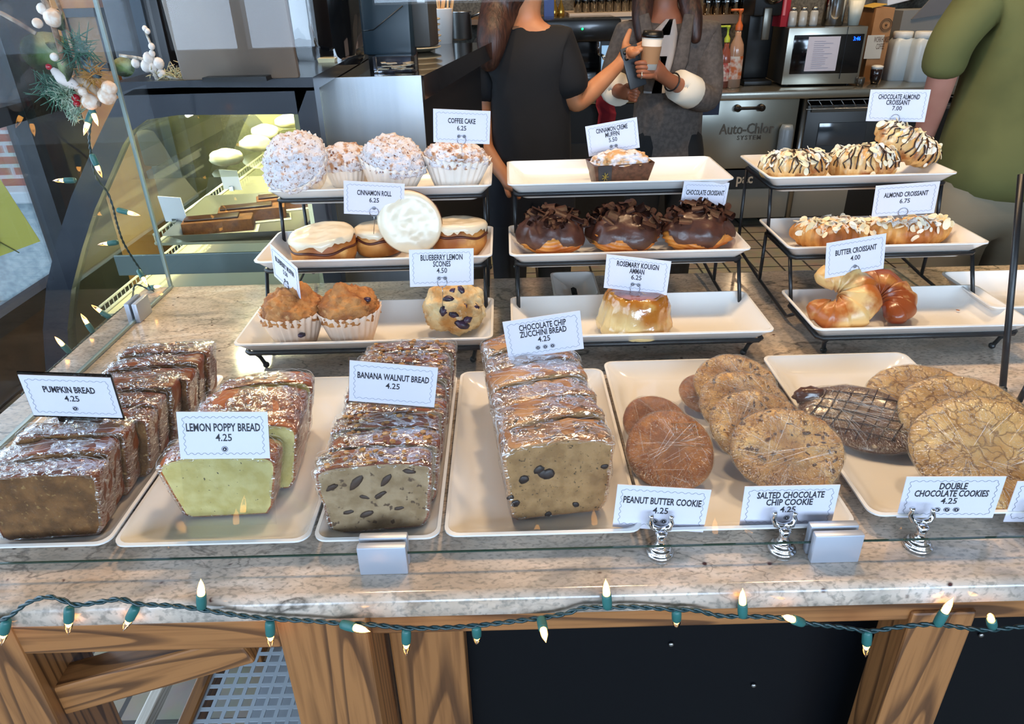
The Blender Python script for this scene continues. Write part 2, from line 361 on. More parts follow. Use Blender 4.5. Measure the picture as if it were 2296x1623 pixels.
board('apron', (pl.x+.05, .545, ZT-.024), (1.9, .545, ZT-.024), .044, .03, t)
board('apron', (-.70, 1.28, ZT-.024), (1.9, 1.28, ZT-.024), .044, .03, t)
board('apron', (-.69, .56, ZT-.024), (-.69, 1.28, ZT-.024), .03, .044, t)
board('leg', (-.545, .555, 0), (-.545, .555, ZT-.002), .085, .085, t)
board('leg', (-.66, 1.24, 0), (-.66, 1.24, ZT-.002), .085, .085, t)
board('leg', ((pl.x+pr.x)/2, .512+.045, 0), ((pl.x+pr.x)/2, .557, ZT-.002), pr.x-pl.x, .09, t)
board('stile', (pr.x+.046, .592, 0), (pr.x+.046, .592, ZT-.002), .085, .03, t)
rl = atY(2027, 1413, .53); rr = atY(2166, 1418, .53)
board('leg', ((rl.x+rr.x)/2, .55, 0), ((rl.x+rr.x)/2, .55, ZT-.03), rr.x-rl.x, .05, t)
a = atY(118, 1545, .545); c = atY(560, 1425, .545)
board('brace', a+Vector((0, 0, -.005)), c+Vector((0, 0, -.002)), .042, .035, t)
# panel with bolts
t = thing('black_panel', 'flat black metal panel with bolts closing the table front', 'panel', (0, 0, 0))
b = BM(); x0 = atY(960, 1430, .6).x; box2(b, (x0, .61, .1), (1.95, .62, ZT-.045)); obj('sheet', b, mat('black_sheet', '04060b', .45, spec=.2), t, False)
for px, py in ((1038, 1463), (1505, 1445), (1971, 1430), (1690, 1537), (2200, 1424)):
    q = atY(px, py, .608); b = BM(); ball(b, q, .0035, 2, (1, .6, 1)); obj('bolt', b, M_STEELD, t)
# perforated metal shelf below
t = thing('metal_shelf', 'perforated grey metal shelf with a dark wooden rail under the table', 'shelf', (0, 0, .45))
b = BM(); sx, ex, sy, ey = -.50, -.085, .66, 1.26; pit = .0205; nx = int((ex-sx)/pit); ny = int((ey-sy)/pit)
H = .0145/2
for i in range(nx):
    for j in range(ny):
        cx = sx+pit*(i+.5); cy = sy+pit*(j+.5); o4 = [(-1, -1), (1, -1), (1, 1), (-1, 1)]
        O = [b.verts.new((cx+a*pit/2, cy+c*pit/2, 0)) for a, c in o4]; I = [b.verts.new((cx+a*H, cy+c*H, 0)) for a, c in o4]; D = [b.verts.new((cx+a*H, cy+c*H, -.002)) for a, c in o4]
        for k in range(4):
            b.faces.new((O[k], O[(k+1) % 4], I[(k+1) % 4], I[k])); b.faces.new((I[k], I[(k+1) % 4], D[(k+1) % 4], D[k]))
bmesh.ops.remove_doubles(b, verts=b.verts, dist=1e-5)
obj('perforated_sheet', b, mat('grey_enamel', 'a3acb4', .4, metal=.2), t, False)
board('rail', (sx-.012, sy, -.02), (sx-.012, ey, -.02), .022, .05, t, W_DARKOAK, up_=(0, 0, 1))
t = thing('low_rail', 'pale wooden rail running back beneath the table corner', 'rail', (0, 0, .25)); 
board('rail', (-.69, .62, 0), (-.69, 1.24, 0), .022, .03, t, wood_mat('pale_rail_wood', 'd8cfc0', 'b0a590'), up_=(0, 0, 1))
b = BM(); box2(b, (-.6, .62, 0.003), (.1, 1.9, .02), bev=.004); tag(obj('floor_board', b, mat('grey_plank', '8d959e', .5, c2='7c848e', cscale=9, stretch=(1, .2, 1)), None, False), 'wide grey plank lying on the floor under the perforated shelf', 'board')
# ---------------------------------------------------------------- glass guard
GY = .545
t = thing('glass_front_panel', 'clear front glass guard standing in silver clamps', 'glass panel', (0, GY, CT))
def sheet(name, a, c, parent, m=M_GLASS):
    b = BM(); box2(b, a, c); return obj(name, b, m, parent, False)
# thin single-surface pane (one clear skin) with dark green edge strips
def skin(name, pts, parent, m=M_GLASS):
    b = BM(); b.faces.new([b.verts.new(p) for p in pts]); return obj(name, b, m, parent, False)
skin('pane', [(-.66, 0, .019), (1.95, 0, .019), (1.95, 0, .56), (-.66, 0, .56)], t)
b = BM(); box2(b, (-.66, -.0005, .0178), (1.95, .0015, .0192)); obj('edge', b, M_GEDGE, t, False)
b = BM(); box2(b, (-.66, -.003, .56), (1.95, .003, .565)); obj('edge', b, M_GEDGE, t, False)
t = thing('glass_side_panel', 'clear end glass guard along the narrow side of the worktop', 'glass panel', (-.662, .55, CT))
skin('pane', [(0, 0, .006), (0, .77, .006), (0, .77, .56), (0, 0, .56)], t)
b = BM(); box2(b, (-.003, .768, .006), (.003, .774, .56)); obj('edge', b, mat('bright_edge', '9fb3ad', .1, spec=1, trans=.3), t, False)
b = BM(); box2(b, (-.002, .0, .002), (.004, .774, .006)); obj('edge', b, mat('bright_edge', '9fb3ad', .1), t, False)
def clamp(loc, label, rz=0):
    t = thing('glass_clamp', label, 'clamp', loc, rz, 'glass clamps')
    for s, z1 in ((-1, .035), (1, .036)):
        b = BM(); box2(b, (-.024, s*.002, 0), (.024, s*.011, z1), bev=.0015); obj('jaw', b, M_SATIN, t, True, angle=40)
q = atZ(866, 1268, CT); clamp((q.x, GY+.001, CT), 'silver glass clamp in front of the banana walnut loaf tray')
q = atZ(1858, 1240, CT); clamp((q.x, GY+.001, CT), 'silver glass clamp beside the salted chocolate chip cookie card')
clamp((-.661, atZ(300, 712, CT).y, CT), 'silver glass clamp on the side panel at the worktop edge', pi/2)
# ---------------------------------------------------------------- display case behind (left)
CY = 1.47; CE = 2.45
t = thing('display_case', 'lit refrigerated display case with curved dark frame and glass end', 'display case', (0, 0, 0))
outer = [(690, 196), (400, 196), (300, 200), (262, 222), (235, 275), (200, 350), (160, 440), (127, 540), (104, 640), (96, 740), (104, 850), (125, 960)]
inner = [(668, 256), (400, 258), (330, 268), (297, 292), (275, 325), (245, 395), (212, 470), (183, 560), (160, 650), (151, 740), (158, 830), (172, 960)]
def P2(l): return [(lambda v: (v.x, v.z))(atY(x, y, CY)) for x, y in l]
PO, PI_ = P2(outer), P2(inner)
M_CF = mat('case_frame', '171d28', .3, coat=.4)
for y0, nm in ((CY, 'end_frame'), (CE, 'end_frame')):
    b = BM(); A = [[b.verts.new((x, y0+d, z)) for x, z in P] for P in (PO, PI_) for d in (0, .035)]
    n = len(PO)
    for k in range(n-1):
        for i, j in ((0, 2), (2, 3), (3, 1), (1, 0)): b.faces.new((A[i][k], A[i][k+1], A[j][k+1], A[j][k]))
    bmesh.ops.recalc_face_normals(b, faces=b.faces); obj(nm, b, M_CF, t, False)
XR = PO[0][0]; XI = PI_[0][0]
b = BM(); box2(b, (XI, CY, .3), (XR+.012, CY+.04, PO[0][1])); box2(b, (PO[3][0]-.0, CY+.0, PO[1][1]-.012), (XR+.012, CE, PO[1][1]+.012)); obj('top_cover', b, M_CF, t, False)
# curved front glass
b = BM(); rr_ = [[b.verts.new((x, y, z)) for x, z in PI_[2:]] for y in (CY+.02, CE)]
for k in range(len(rr_[0])-1): b.faces.new((rr_[0][k], rr_[0][k+1], rr_[1][k+1], rr_[1][k]))
obj('curved_glass', b, pane_mat('case_glass', (.93, .95, .86), gloss=.9), t)
b = BM(); pts = [(x, CY+.012, z) for x, z in PI_] + [(XI, CY+.012, .4)]; b.faces.new([b.verts.new(p) for p in pts]); obj('end_glass', b, pane_mat('case_end_glass', (.93, .96, .88), gloss=.8), t, False)
M_LIN = mat('case_liner', 'c9c48e', .35, metal=.25, c2='a39d70', cscale=5)
b = BM(); box2(b, (XI-.02, CY+.04, .4), (XI, CE, PO[0][1]-.03)); obj('liner', b, mat('case_mirror', 'c9c6a8', .18, metal=.8), t, False)
b = BM(); pts = [(x, CE-.01, z) for x, z in PI_] + [(XI, CE-.01, .4)]; b.faces.new([b.verts.new(p) for p in pts]); obj('liner', b, M_LIN, t, False)
b = BM(); box2(b, (PO[9][0], CY+.04, 0), (XR, CE, .62)); obj('base', b, mat('case_base', 'a39c78', .4), t, False)
def shelf(z, x0, x1, m, rail=True):
    b = BM(); box2(b, (x0, CY+.06, z-.006), (x1, CE-.05, z)); o = obj('shelf', b, m, t, False)
    if rail:
        b = BM(); tube(b, [(x0-.004, CY+.05, z+.022), (x0-.004, CE-.06, z+.022)], .003); tube(b, [(x0-.004, CY+.05, z+.002), (x0-.004, CE-.06, z+.002)], .004)
        for i in range(60): tube(b, [(x0-.004, CY+.05+i*.02, z), (x0-.004, CY+.05+i*.02, z+.022)], .0012, 4)
        obj('rail', b, mat('rail_white', 'e6e2cf', .3), o)
shelf(.945, -.765, XI-.02, mat('shelf_steel', 'cfcbb2', .25, metal=.6)); skin('shelf', [(-.79, CY+.06, 1.085), (XI-.04, CY+.06, 1.085), (XI-.04, CE-.1, 1.085), (-.79, CE-.1, 1.085)], t, pane_mat('shelf_glass', (.9, .95, .85), gloss=1.5))
shelf(.78, -.93, XI-.02, mat('shelf_white', 'e2dcc4', .4))
b = BM(); box2(b, (-.97, CY+.05, .62), (XI-.02, CE-.05, .63)); obj('deck', b, M_LIN, t, False)
b = BM(); q0 = atY(258, 570, CY+.06); q1 = atY(620, 606, CY+.06); box2(b, (q0.x, CY+.05, q1.z), (q1.x, CY+.056, q0.z), bev=.002); obj('end_bracket', b, mat('bracket_grey', '8795a0', .35, metal=.5), t, False)
for i in range(5):
    tw = tag(obj('wrapped_sandwich', (lambda bb: (ball(bb, (0, 0, .018), .034, 3, (1.1, .75, .55), nz=.18, seed=i), bb)[1])(BM()), mat('pale_wrap', 'cfcbaa', .35, c2='b3ae84', cscale=30, coat=.4)), f'pale wrapped packet on the glass shelf of the case, {["first", "second", "third", "fourth", "fifth"][i]} from its end glass', 'packet', 'packets on the glass shelf'); tw.location = (-.62+.02*(i % 2), CY+.16+i*.15, 1.087)
b = BM(); tube(b, [(-.66, CY+.1, 1.205), (-.66, CE-.1, 1.205)], .005); obj('lamp_tube', b, mat('case_lamp', 'ffffff', emit='fff2cf', es=8), t)
# tray with brownies
q = atZ(520, 520, .95); t = thing('baking_tray', 'shallow steel baking tray holding brownie bars in the display case', 'tray', (-.6, 1.66, .951), R(4))
b = BM(); loft(b, [[(x, y, z) for x, y in rrect(w, d, .012)] for w, d, z in ((.24, .27, 0), (.29, .32, .022), (.30, .33, .023), (.285, .315, .021), (.235, .265, .002))], True, True); obj('pan', b, mat('tray_steel', '9d9d98', .3, metal=.8), t, True, angle=50)
M_BRW = mat('brownie', '7d4a22', .7, c2='5d3113', cscale=60, bump=.5, bscale=120)
for i, (x, y, lab) in enumerate(((-.65, 1.585, 'nearest the glass end'), (-.60, 1.67, 'in the middle of the tray'), (-.54, 1.765, 'at the far end of the tray'))):
    tb = thing('brownie_bar', f'long chocolate topped brownie bar {lab} in the case'.replace('nearest', 'next to'), 'brownie', (x, y, .9535), R(12+i*3), 'brownie bars on the steel tray')
    b = BM(); box(b, (0, 0, .014), (.15, .052, .028), bev=.003); obj('bar', b, M_BRW, tb, True, angle=40)
    b = BM(); box(b, (-.012, .002, .0305), (.115, .034, .005), bev=.002); obj('icing', b, mat('brownie_icing', '3a1c0c', .35), tb, True, angle=40)
    b = BM(); box(b, (0.01, -.012, .0006), (.15, .06, .001)); obj('paper', b, mat('baking_paper', 'e8dfd0', .7), tb, False)
for i, (px, py, w, h, nm) in enumerate(((396, 468, .062, .06, 'large blank white ticket clipped on the case shelf rail behind the brownies'), (522, 394, .055, .052, 'blank white ticket on the case shelf rail beyond the brownie bars'), (628, 342, .05, .055, 'blank white ticket at the far end of the case shelf rail'))):
    q = atZ(px, py+34, .965)
    tt = thing('ticket', nm, 'ticket', (q.x, q.y, .968), R(-18), 'blank tickets in the display case')
    b = BM(); box(b, (0, 0, h/2), (w, .0015, h), (0.1, 0, 0)); obj('card', b, M_CARD, tt, False); b = BM(); box(b, (0, -.002, .004), (.012, .006, .012)); obj('clip', b, M_CHROME, tt, False)
# sprig lying on the case
t = thing('berry_sprig', 'frosted white berry sprig with one round green leaf on the display case', 'decoration', (0, 0, 0))
TZ = PO[1][1]+.014
Q = lambda x, y, Y=1.5: atY(x, y, Y)
b = BM(); st = [Q(360, 165), Q(345, 130), Q(338, 100), Q(325, 68)]; tube(b, st, .0022, 6); tube(b, [Q(350, 140), Q(310, 130), Q(268, 124)], .003, 6); tube(b, [Q(355, 165), Q(390, 175), Q(428, 185)], .003, 6); tube(b, [Q(355, 185), Q(345, 160), Q(352, 130)], .004, 6); obj('twig', b, mat('frosted_twig', 'd9cfc0', .7, c2='8a7a66', cscale=90), t)
M_BER = mat('white_berry', 'e9dfd6', .45, bump=.3, bscale=300)
for x, y, r in ((325, 64, .005), (331, 70, .005), (340, 104, .006), (341, 120, .006), (304, 142, .008), (333, 130, .010), (356, 142, .010), (329, 148, .011), (342, 152, .009), (362, 165, .008)):
    b = BM(); ball(b, Q(x, y), r, 2, (1, 1, 1.15)); obj('berry', b, M_BER, t)
def leaf(name, c, r, rot, m, parent, sc=(1, .85)):
    b = BM(); n = 18; v0 = b.verts.new((0, 0, 0)); ring = [b.verts.new((r*sc[0]*cos(2*pi*i/n), r*sc[1]*sin(2*pi*i/n), .12*r*cos(4*pi*i/n))) for i in range(n)]
    for i in range(n): b.faces.new((v0, ring[i], ring[(i+1) % n]))
    bmesh.ops.solidify(b, geom=b.faces, thickness=.0008); o = obj(name, b, m, parent); o.location = c; o.rotation_euler = rot; return o
M_LEAF = mat('frosted_leaf', '7f9a4a', .6, c2='b5bf8e', cscale=45, bump=.4, bscale=120)
leaf('leaf', Q(277, 150), .021, (R(80), 0, R(10)), M_LEAF, t)
b = BM(); rnd = random.Random(3)
for i in range(170):
    c = Q(385+rnd.gauss(0, 22), 168+rnd.gauss(0, 9), 1.5+rnd.uniform(-.01, .03)); d = Vector((rnd.gauss(0, 1), rnd.gauss(0, .5), rnd.gauss(0, .7))).normalized()*rnd.uniform(.008, .018); tube(b, [c, c+d], [.0012, .0004], 4)
obj('frosted_foliage', b, mat('frost_foliage', 'd8c9a2', .7, c2='b9b387', cscale=50), t, True, 'stuff')
# hanging garland at far left
t = thing('garland', 'hanging winter garland of frosted leaves, berries, pine and red beads', 'decoration', (0, 0, 0))
G = lambda x, y: atY(x, y, 1.12)
b = BM(); tube(b, [G(60, -60), G(105, 10), G(130, 90), G(150, 170), G(185, 215), G(225, 235)], .004, 6); tube(b, [G(110, -40), G(140, 30), G(165, 120), G(190, 190)], .0025, 6); tube(b, [G(170, 170), G(205, 195), G(232, 215)], .006, 6); tube(b, [G(0, 28), G(40, 50), G(80, 75)], .003, 6); obj('twig', b, mat('brown_twig', '6b4a30', .8, c2='a58f78', cscale=80), t)
leaf('leaf', G(108, 118), .034, (R(75), R(10), R(20)), mat('frosted_leaf2', '5c7d3a', .6, c2='8f9e6a', cscale=30, bump=.4, bscale=120), t)
leaf('leaf', G(133, 45), .016, (R(80), 0, R(-30)), mat('frosted_leaf2', '5c7d3a'), t); leaf('leaf', G(128, 140), .03, (R(80), R(40), R(-20)), M_LEAF, t); leaf('leaf', G(205, 150), .018, (R(60), R(60), 0), mat('blue_leaf', '8fb4c4', .3), t, (1, .5))
for x, y, r, k in ((120, 40, .013, 0), (240, 215, .013, 0), (245, 198, .011, 0), (202, 228, .012, 0), (186, 205, .007, 0), (158, 160, .006, 0), (122, 128, .006, 1), (110, 150, .006, 2), (112, 150, .005, 2), (170, 220, .006, 2), (172, 232, .005, 2), (96, 20, .008, 0), (84, 52, .007, 0)):
    b = BM(); ball(b, G(x, y), r, 2); obj('berry' if k != 2 else 'bead', b, [mat('peach_berry', 'd9b79b', .5, c2='e9dccf', cscale=120), M_BER, mat('red_bead', 'a01424', .15)][k], t)
def tuft(c, n, l, m, nm, seed, up_=(0, 0, 1)):
    b = BM(); rnd = random.Random(seed)
    for i in range(n):
        d = Vector((rnd.gauss(0, 1), rnd.gauss(0, .6), rnd.gauss(0, 1))).normalized()*l*rnd.uniform(.5, 1); s = c+Vector((rnd.gauss(0, 1), 0, rnd.gauss(0, 1)))*l*.25; tube(b, [s, s+d], [.0011, .0003], 4)
    obj(nm, b, m, t)
M_PINE = mat('pine_green', '1f5a44', .6); M_FRO = mat('frosted_pine', 'b6c2ac', .7, c2='6d8a70', cscale=80)
tuft(G(112, 195), 120, .03, M_PINE, 'pine_tuft', 1); tuft(G(172, 115), 120, .032, M_PINE, 'pine_tuft', 2); tuft(G(145, 210), 260, .024, M_FRO, 'frosted_tuft', 3); tuft(G(165, 255), 90, .016, M_FRO, 'frosted_tuft', 4); tuft(G(205, 165), 120, .02, mat('dry_moss', 'a9772a', .7), 'dry_tuft', 5)
b = BM(); tube(b, [G(118, 155), G(140, 175), G(165, 190), G(180, 200)], [.005, .01, .008, .002], 8); obj('frosted_pod', b, mat('frost_pink', 'dccfc8', .7), t)
# tulip poster at the window
q = atY(-32, 505, 2.2)
t = thing('tulip_poster', 'yellow green poster with a pale tulip drawing standing at the window', 'poster', (q.x-.03, 2.2, q.z), (0, R(-13), R(28)))
b = BM(); box(b, (0, 0, 0), (.26, .004, .22)); obj('sheet', b, mat('poster_green', 'a9ab4a', .5), t, False)
b = BM(); pts = [(.07*sin(a)*(1+.15*cos(2*a))-.02, -.004, .095*cos(a)) for a in [2*pi*i/40 for i in range(40)]]; b.faces.new([b.verts.new(p) for p in pts]); obj('petal', b, mat('poster_pale', 'c6cd9a', .5), t, False)
b = BM(); tube(b, [Vector(p)+Vector((0, -.002, 0)) for p in pts], .0018, 5, True); tube(b, [(-.06, -.005, .09), (-.01, -.005, .0), (.06, -.005, -.12)], .0018, 5); obj('outline', b, mat('poster_line', '5f6a3d', .6), t)
# ---------------------------------------------------------------- register counter
PZ = 1.257; PY = 1.5
a0 = atZ(682, 176, PZ); a1 = atZ(944, 170, PZ); PY = (a0.y+a1.y)/2; far = atZ(1082, 95, PZ)
t = thing('register_counter', 'dark bar height counter with a brushed steel end panel', 'counter', (0, 0, 0))
b = BM(); pts = [(a0.x+.014, PY), (a1.x+.005, PY), (far.x+.03, far.y), (a0.x+.014, far.y)]
loft(b, [[(x, y, z) for x, y in pts] for z in (PZ-.05, PZ)]); obj('worktop', b, mat('black_top', '1a1a1d', .1, coat=.6, coatr=.03), t, False)
b = BM(); box2(b, (a0.x+.014, PY-.006, .1), (a1.x, PY-.001, PZ+.001)); obj('end_panel', b, mat('panel_steel', 'c6ccd2', .42, metal=.75, bump=.1, bscale=60, stretch=(1, 1, .02), c2='aeb6bf', cscale=9), t, False)
b = BM(); pts = [(a0.x+.014, PY+.012), (a1.x-.01, PY+.012), (far.x-.01, far.y-.02), (a0.x+.014, far.y-.02)]; loft(b, [[(x, y, z) for x, y in pts] for z in (0, PZ-.05)]); obj('base', b, M_DARK, t, False)
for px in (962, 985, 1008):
    q = atY(px, 300, PY+.2+ (px-962)*.008); b = BM(); box2(b, (q.x, q.y, .35), (q.x+.02, q.y+.004, 1.02)); obj('reflection_strip', b, mat('olive_reflection', '5e6a35', .3), t, False)  # thin strips painted olive in place of reflections
# card terminal (back view)
def pix(x, y, Y): return atY(x, y, Y)
Yt = PY+.12; q0 = pix(800, -12, Yt); q1 = pix(928, 126, Yt); z0_ = q1.z-PZ; hh = q0.z-q1.z; zc = z0_+hh/2
t = thing('card_terminal', 'blue black payment terminal standing at the end of the register counter', 'terminal', ((q0.x+q1.x)/2, Yt+.03, PZ), R(-10)); w = q1.x-q0.x
b = BM(); box(b, (0, .01, zc), (w, .05, hh), (R(-5), 0, R(0)), bev=.008); obj('housing', b, mat('terminal_shell', '1b2c36', .45), t, True, angle=40)
b = BM(); box(b, (w*.62, .05, zc+.012), (w*.42, .08, hh*.95), bev=.006); obj('printer_unit', b, mat('printer_shell', '3a3733', .5), t, True, angle=40)
b = BM(); tube(b, [(-w*.45, -.019, zc-.01), (-w*.25, -.0185, zc-.008), (w*.4, -.022, zc+.04)], .0012, 5); obj('seam', b, M_BLACK, t); b = BM(); box(b, (w*.7, .009, zc+hh*.38), (.018, .004, .009)); obj('lock', b, M_STEELD, t, False)
b = BM(); box(b, (.0, .02, z0_*.5), (w*.9, .06, z0_+.01), bev=.003); obj('foot', b, M_BLACK, t, True, angle=40)
q = atZ(515, 186, PO[1][1]+.014)
t = thing('reflection_panel', 'grey brown panel standing in for a reflection above the display case', 'screen', (q.x, q.y+.05, PO[1][1]+.0125), R(-3))
b = BM(); box(b, (.0, 0, .15), (.225, .014, .30), (R(6), 0, R(0)), bev=.005); obj('panel', b, mat('brown_reflection', '73665a', .4, c2='5c5046', cscale=6, stretch=(1, 1, .3), coat=.3), t, True, angle=40)  # solid panel, its grey brown painted in place of a translucent reflection
b = BM(); box(b, (0, .02, .004), (.12, .08, .008)); obj('stand', b, M_BLACK, t, False)
q = atZ(735, 168, PZ)
t = thing('curved_screen', 'glossy black curved screen standing on the register counter', 'screen', (q.x, q.y+.03, PZ), R(0))
b = BM(); n = 14; pr = [(-.077+.154*i/n, .025*(2*i/n-1)**2) for i in range(n+1)]
loft(b, [[(x*k, y, z) for x, y in pr] + [(x*k, y+.02, z) for x, y in reversed(pr)] for z, k in ((.016, .84), (.024, .94), (.036, 1), (.3, 1.03))]); bmesh.ops.recalc_face_normals(b, faces=b.faces)
obj('display', b, mat('gloss_black', '07080a', .04, spec=1, coat=1, coatr=.02), t, True, angle=30)
b = BM(); loft(b, [[(x*s, y*.015-.012, z) for x, y in ((-1, -1), (1, -1), (1, 1), (-1, 1))] for s, z in ((.022, 0), (.016, .016), (.02, .034))]); obj('stand', b, mat('cream_stand', 'cfc6a0', .3), t, False)
t = thing('speaker_box', 'tall matte black box standing behind the display case', 'box', (0, 0, 0)); q0 = pix(228, 10, 2.9); q1 = pix(395, 190, 2.9)
b = BM(); box2(b, (q0.x, 2.9, q1.z-.3), (q1.x, 3.2, q0.z+.15), bev=.01); obj('body', b, mat('navy_black', '0c0f16', .4), t, True, angle=40); b = BM(); box2(b, (q1.x-.09, 2.88, q1.z-.3), (q1.x-.05, 2.9, q0.z+.15)); obj('strip', b, mat('strip_blue', '2b3844', .4), t, False)
b = BM(); box2(b, (q0.x+.02, 2.92, 0), (q1.x-.02, 3.18, q1.z-.3)); obj('plinth', b, M_DARK, t, False)
# acrylic tray of picks
q = atZ(885, 164, PZ); t = thing('acrylic_tray', 'low clear acrylic tray holding small packets before the terminal', 'tray', (q.x, q.y+.026, PZ+.001), R(0))
b = BM(); box(b, (0, 0, .017), (.094, .05, .034), bev=.002); obj('shell', b, pane_mat('acrylic_box', (.86, .88, .95), gloss=2), t, False); b = BM(); rnd = random.Random(5)
for i in range(16): box(b, (rnd.uniform(-.03, .03), rnd.uniform(-.012, .012), .004+.001*i), (.024, .011, .002), (0, 0, rnd.uniform(0, 3)))
obj('packets', b, mat('packets', 'c9b996', .5), t, False, 'stuff')
q = atZ(936, 118, PZ)
for i in range(6):
    tp = thing('saucer', f'beige stoneware plate, {["bottom", "second from bottom", "third from bottom", "fourth from bottom", "fifth from bottom", "topmost"][i]} of the stack by the paper cup', 'plate', (q.x+.0015*(i % 3), q.y+.03, PZ+.001+i*.0145), 0, 'plate stack on the register counter'); k = .72
    b = BM(); lathe(b, [(.04*k, 0), (.05*k, 0), (.085*k, .009), (.092*k, .0105), (.092*k, .0135), (.084*k, .0125), (.05*k, .004), (.0, .004)], 32); lathe(b, [(0, .0), (.04*k, 0)], 32); obj('dish', b, mat('beige_stoneware', 'cdb995', .35), tp)
q = atZ(994, 98, PZ)
t = thing('paper_cup', 'white paper cup full of wooden stir sticks beside the plate stack', 'cup', (q.x, q.y+.02, PZ), 0)
b = BM(); lathe(b, [(.028, 0), (.036, .1), (.0375, .102), (.035, .103), (.026, .004)], 28, cap0=True); obj('cup', b, mat('paper_white', 'eadfd6', .6), t)
rnd = random.Random(2)
for i in range(9):
    a = 2*pi*i/9; b = BM(); box(b, (0, 0, .08), (.007, .0015, .16)); o = obj('stir_stick', b, mat('stick_wood', 'd9a56a', .7), t, False); o.location = (.015*cos(a), .015*sin(a), .02); o.rotation_euler = (rnd.uniform(-.15, .15), .22*cos(a), a)
q = atZ(1036, 90, PZ)
t = thing('steel_pot', 'small dull steel pot behind the paper cup of sticks', 'pot', (q.x, q.y+.02, PZ)); b = BM(); lathe(b, [(.03, 0), (.034, .006), (.034, .085), (.036, .088), (.032, .088), (.031, .006)], 28, cap0=True); obj('body', b, M_STEELD, t); b = BM(); tube(b, [(.033, 0, .07), (.06, 0, .08), (.08, 0, .083)], .004, 8); obj('handle', b, M_STEELD, t)
# ---------------------------------------------------------------- back bar
BY = 4.4
e0 = atY(1600, 207, BY); BZ = e0.z
t = thing('back_counter', 'stainless steel back counter with rolled edge and tubular legs', 'counter', (0, 0, 0))
b = BM(); box2(b, (-.6, BY, BZ-.05), (3.7, 5.28, BZ), bev=.012); obj('top', b, mat('counter_steel', 'a8a69c', .25, metal=.9), t, True, angle=40)
for px in (1795,): 
    q = atY(px, 300, BY+.05); b = BM(); tube(b, [(q.x, BY+.05, 0), (q.x, BY+.05, BZ-.04)], .018, 14); obj('leg', b, M_STEELD, t)
b = BM(); tube(b, [(3.5, BY+.05, 0), (3.5, BY+.05, BZ-.04)], .018, 14); obj('leg', b, M_STEELD, t)
q0 = atY(1815, 208, BY); q1 = atY(2080, 232, BY); b = BM()
tube(b, [(q0.x, BY+.01, BZ-.06), (3.4, BY+.01, BZ-.06)], .004, 6); tube(b, [(q0.x, BY+.01, BZ-.11), (3.4, BY+.01, BZ-.11)], .004, 6)
for i in range(20): x = q0.x+.065*i; tube(b, [(x, BY+.01, BZ-.06), (x+.04, BY+.01, BZ-.11)], .003, 5)
obj('wire_rack', b, M_STEELD, t)
TXT = []
def T(name, body, size, M, parent, m, bold=.004, ext=.0006, sx=.62, space=.85, ls=1.0, width=None):
    c = bpy.data.curves.new(name, 'FONT'); c.body = body; c.size = size; c.align_x = 'CENTER'; c.align_y = 'CENTER'; c.space_line = space; c.offset = bold*size; c.extrude = ext; c.space_character = ls; c.resolution_u = 2
    c.materials.append(m); o = bpy.data.objects.new('tmp_text', c); COL.objects.link(o); TXT.append((o, name, parent, M, sx, width, m)); return o
def finish_text():
    dg = bpy.context.evaluated_depsgraph_get(); dg.update()
    for o, name, parent, M, sx, width, m in TXT:
        me = bpy.data.meshes.new_from_object(o.evaluated_get(dg)); xs = [v.co.x for v in me.vertices]; w = max(xs)-min(xs)
        k = width/w if width else sx
        me.transform(Matrix.Diagonal((k, 1, 1, 1)))
        n = bpy.data.objects.new(name, me); COL.objects.link(n); n.parent = parent; n.matrix_local = M
    for o, *_ in TXT:
        c = o.data; bpy.data.objects.remove(o); bpy.data.curves.remove(c)
VERT = Matrix.Rotation(pi/2, 4, 'X')
def TV(loc): return Matrix.Translation(Vector(loc)) @ VERT
# dishwasher
q0 = atY(1572, 218, BY+.02); q1 = atY(1768, 400, BY+.02); w = q1.x-q0.x; cx = (q0.x+q1.x)/2
t = thing('dishwasher', 'undercounter steel dishwasher with bar handle and raised lettering', 'dishwasher', (cx, BY+.03, .0))
b = BM(); box2(b, (-w/2, 0, .38), (w/2, .5, q0.z), bev=.006); obj('door', b, mat('dish_steel', '9d9c92', .28, metal=.9), t, True, angle=40)
b = BM(); box2(b, (-w/2, .01, .26), (w/2, .5, .37)); obj('name_band', b, M_BLACK, t, False); b = BM(); box2(b, (-w/2+.01, .02, .06), (w/2+.4, .45, .25), bev=.01); obj('lower_panel', b, mat('lower_beige', '8d8474', .5), t, True, angle=40)
zz = atY(1670, 243, BY).z; b = BM(); tube(b, [(-.07, -.03, zz), (.06, -.03, zz)], .009, 10); 
for s in (-.075, .065): tube(b, [(s, 0, zz), (s, -.035, zz)], .02, 12)
obj('handle', b, mat('dark_handle', '2c2a28', .35, metal=.5), t)
b = BM(); s0 = atY(1579, 224, BY+.02); s1 = atY(1612, 258, BY+.02); box2(b, (s0.x-cx, -.003, s1.z), (s1.x-cx, 0, s0.z)); obj('sticker', b, mat('navy_sticker', '1e2a45', .4), t, False)
zz = atY(1665, 292, BY).z; T('lettering', 'Auto-Chlor', .085, Matrix.Translation((.0, -.004, zz)) @ VERT @ Matrix.Shear('XZ', 4, (0, 0)), t, mat('letter_bronze', '5b5348', .4), .012, .002, .8)
T('lettering', 'SYSTEM', .035, TV((.02, -.004, zz-.05)), t, mat('letter_bronze', '5b5348'), .01, .002, 1.0, ls=1.3)
zz = .315; T('lettering', 'pac        Nac', .085, TV((w*.3, .005, zz)), t, mat('letter_pale', 'c9b9a2', .5), .02, .001, .9)
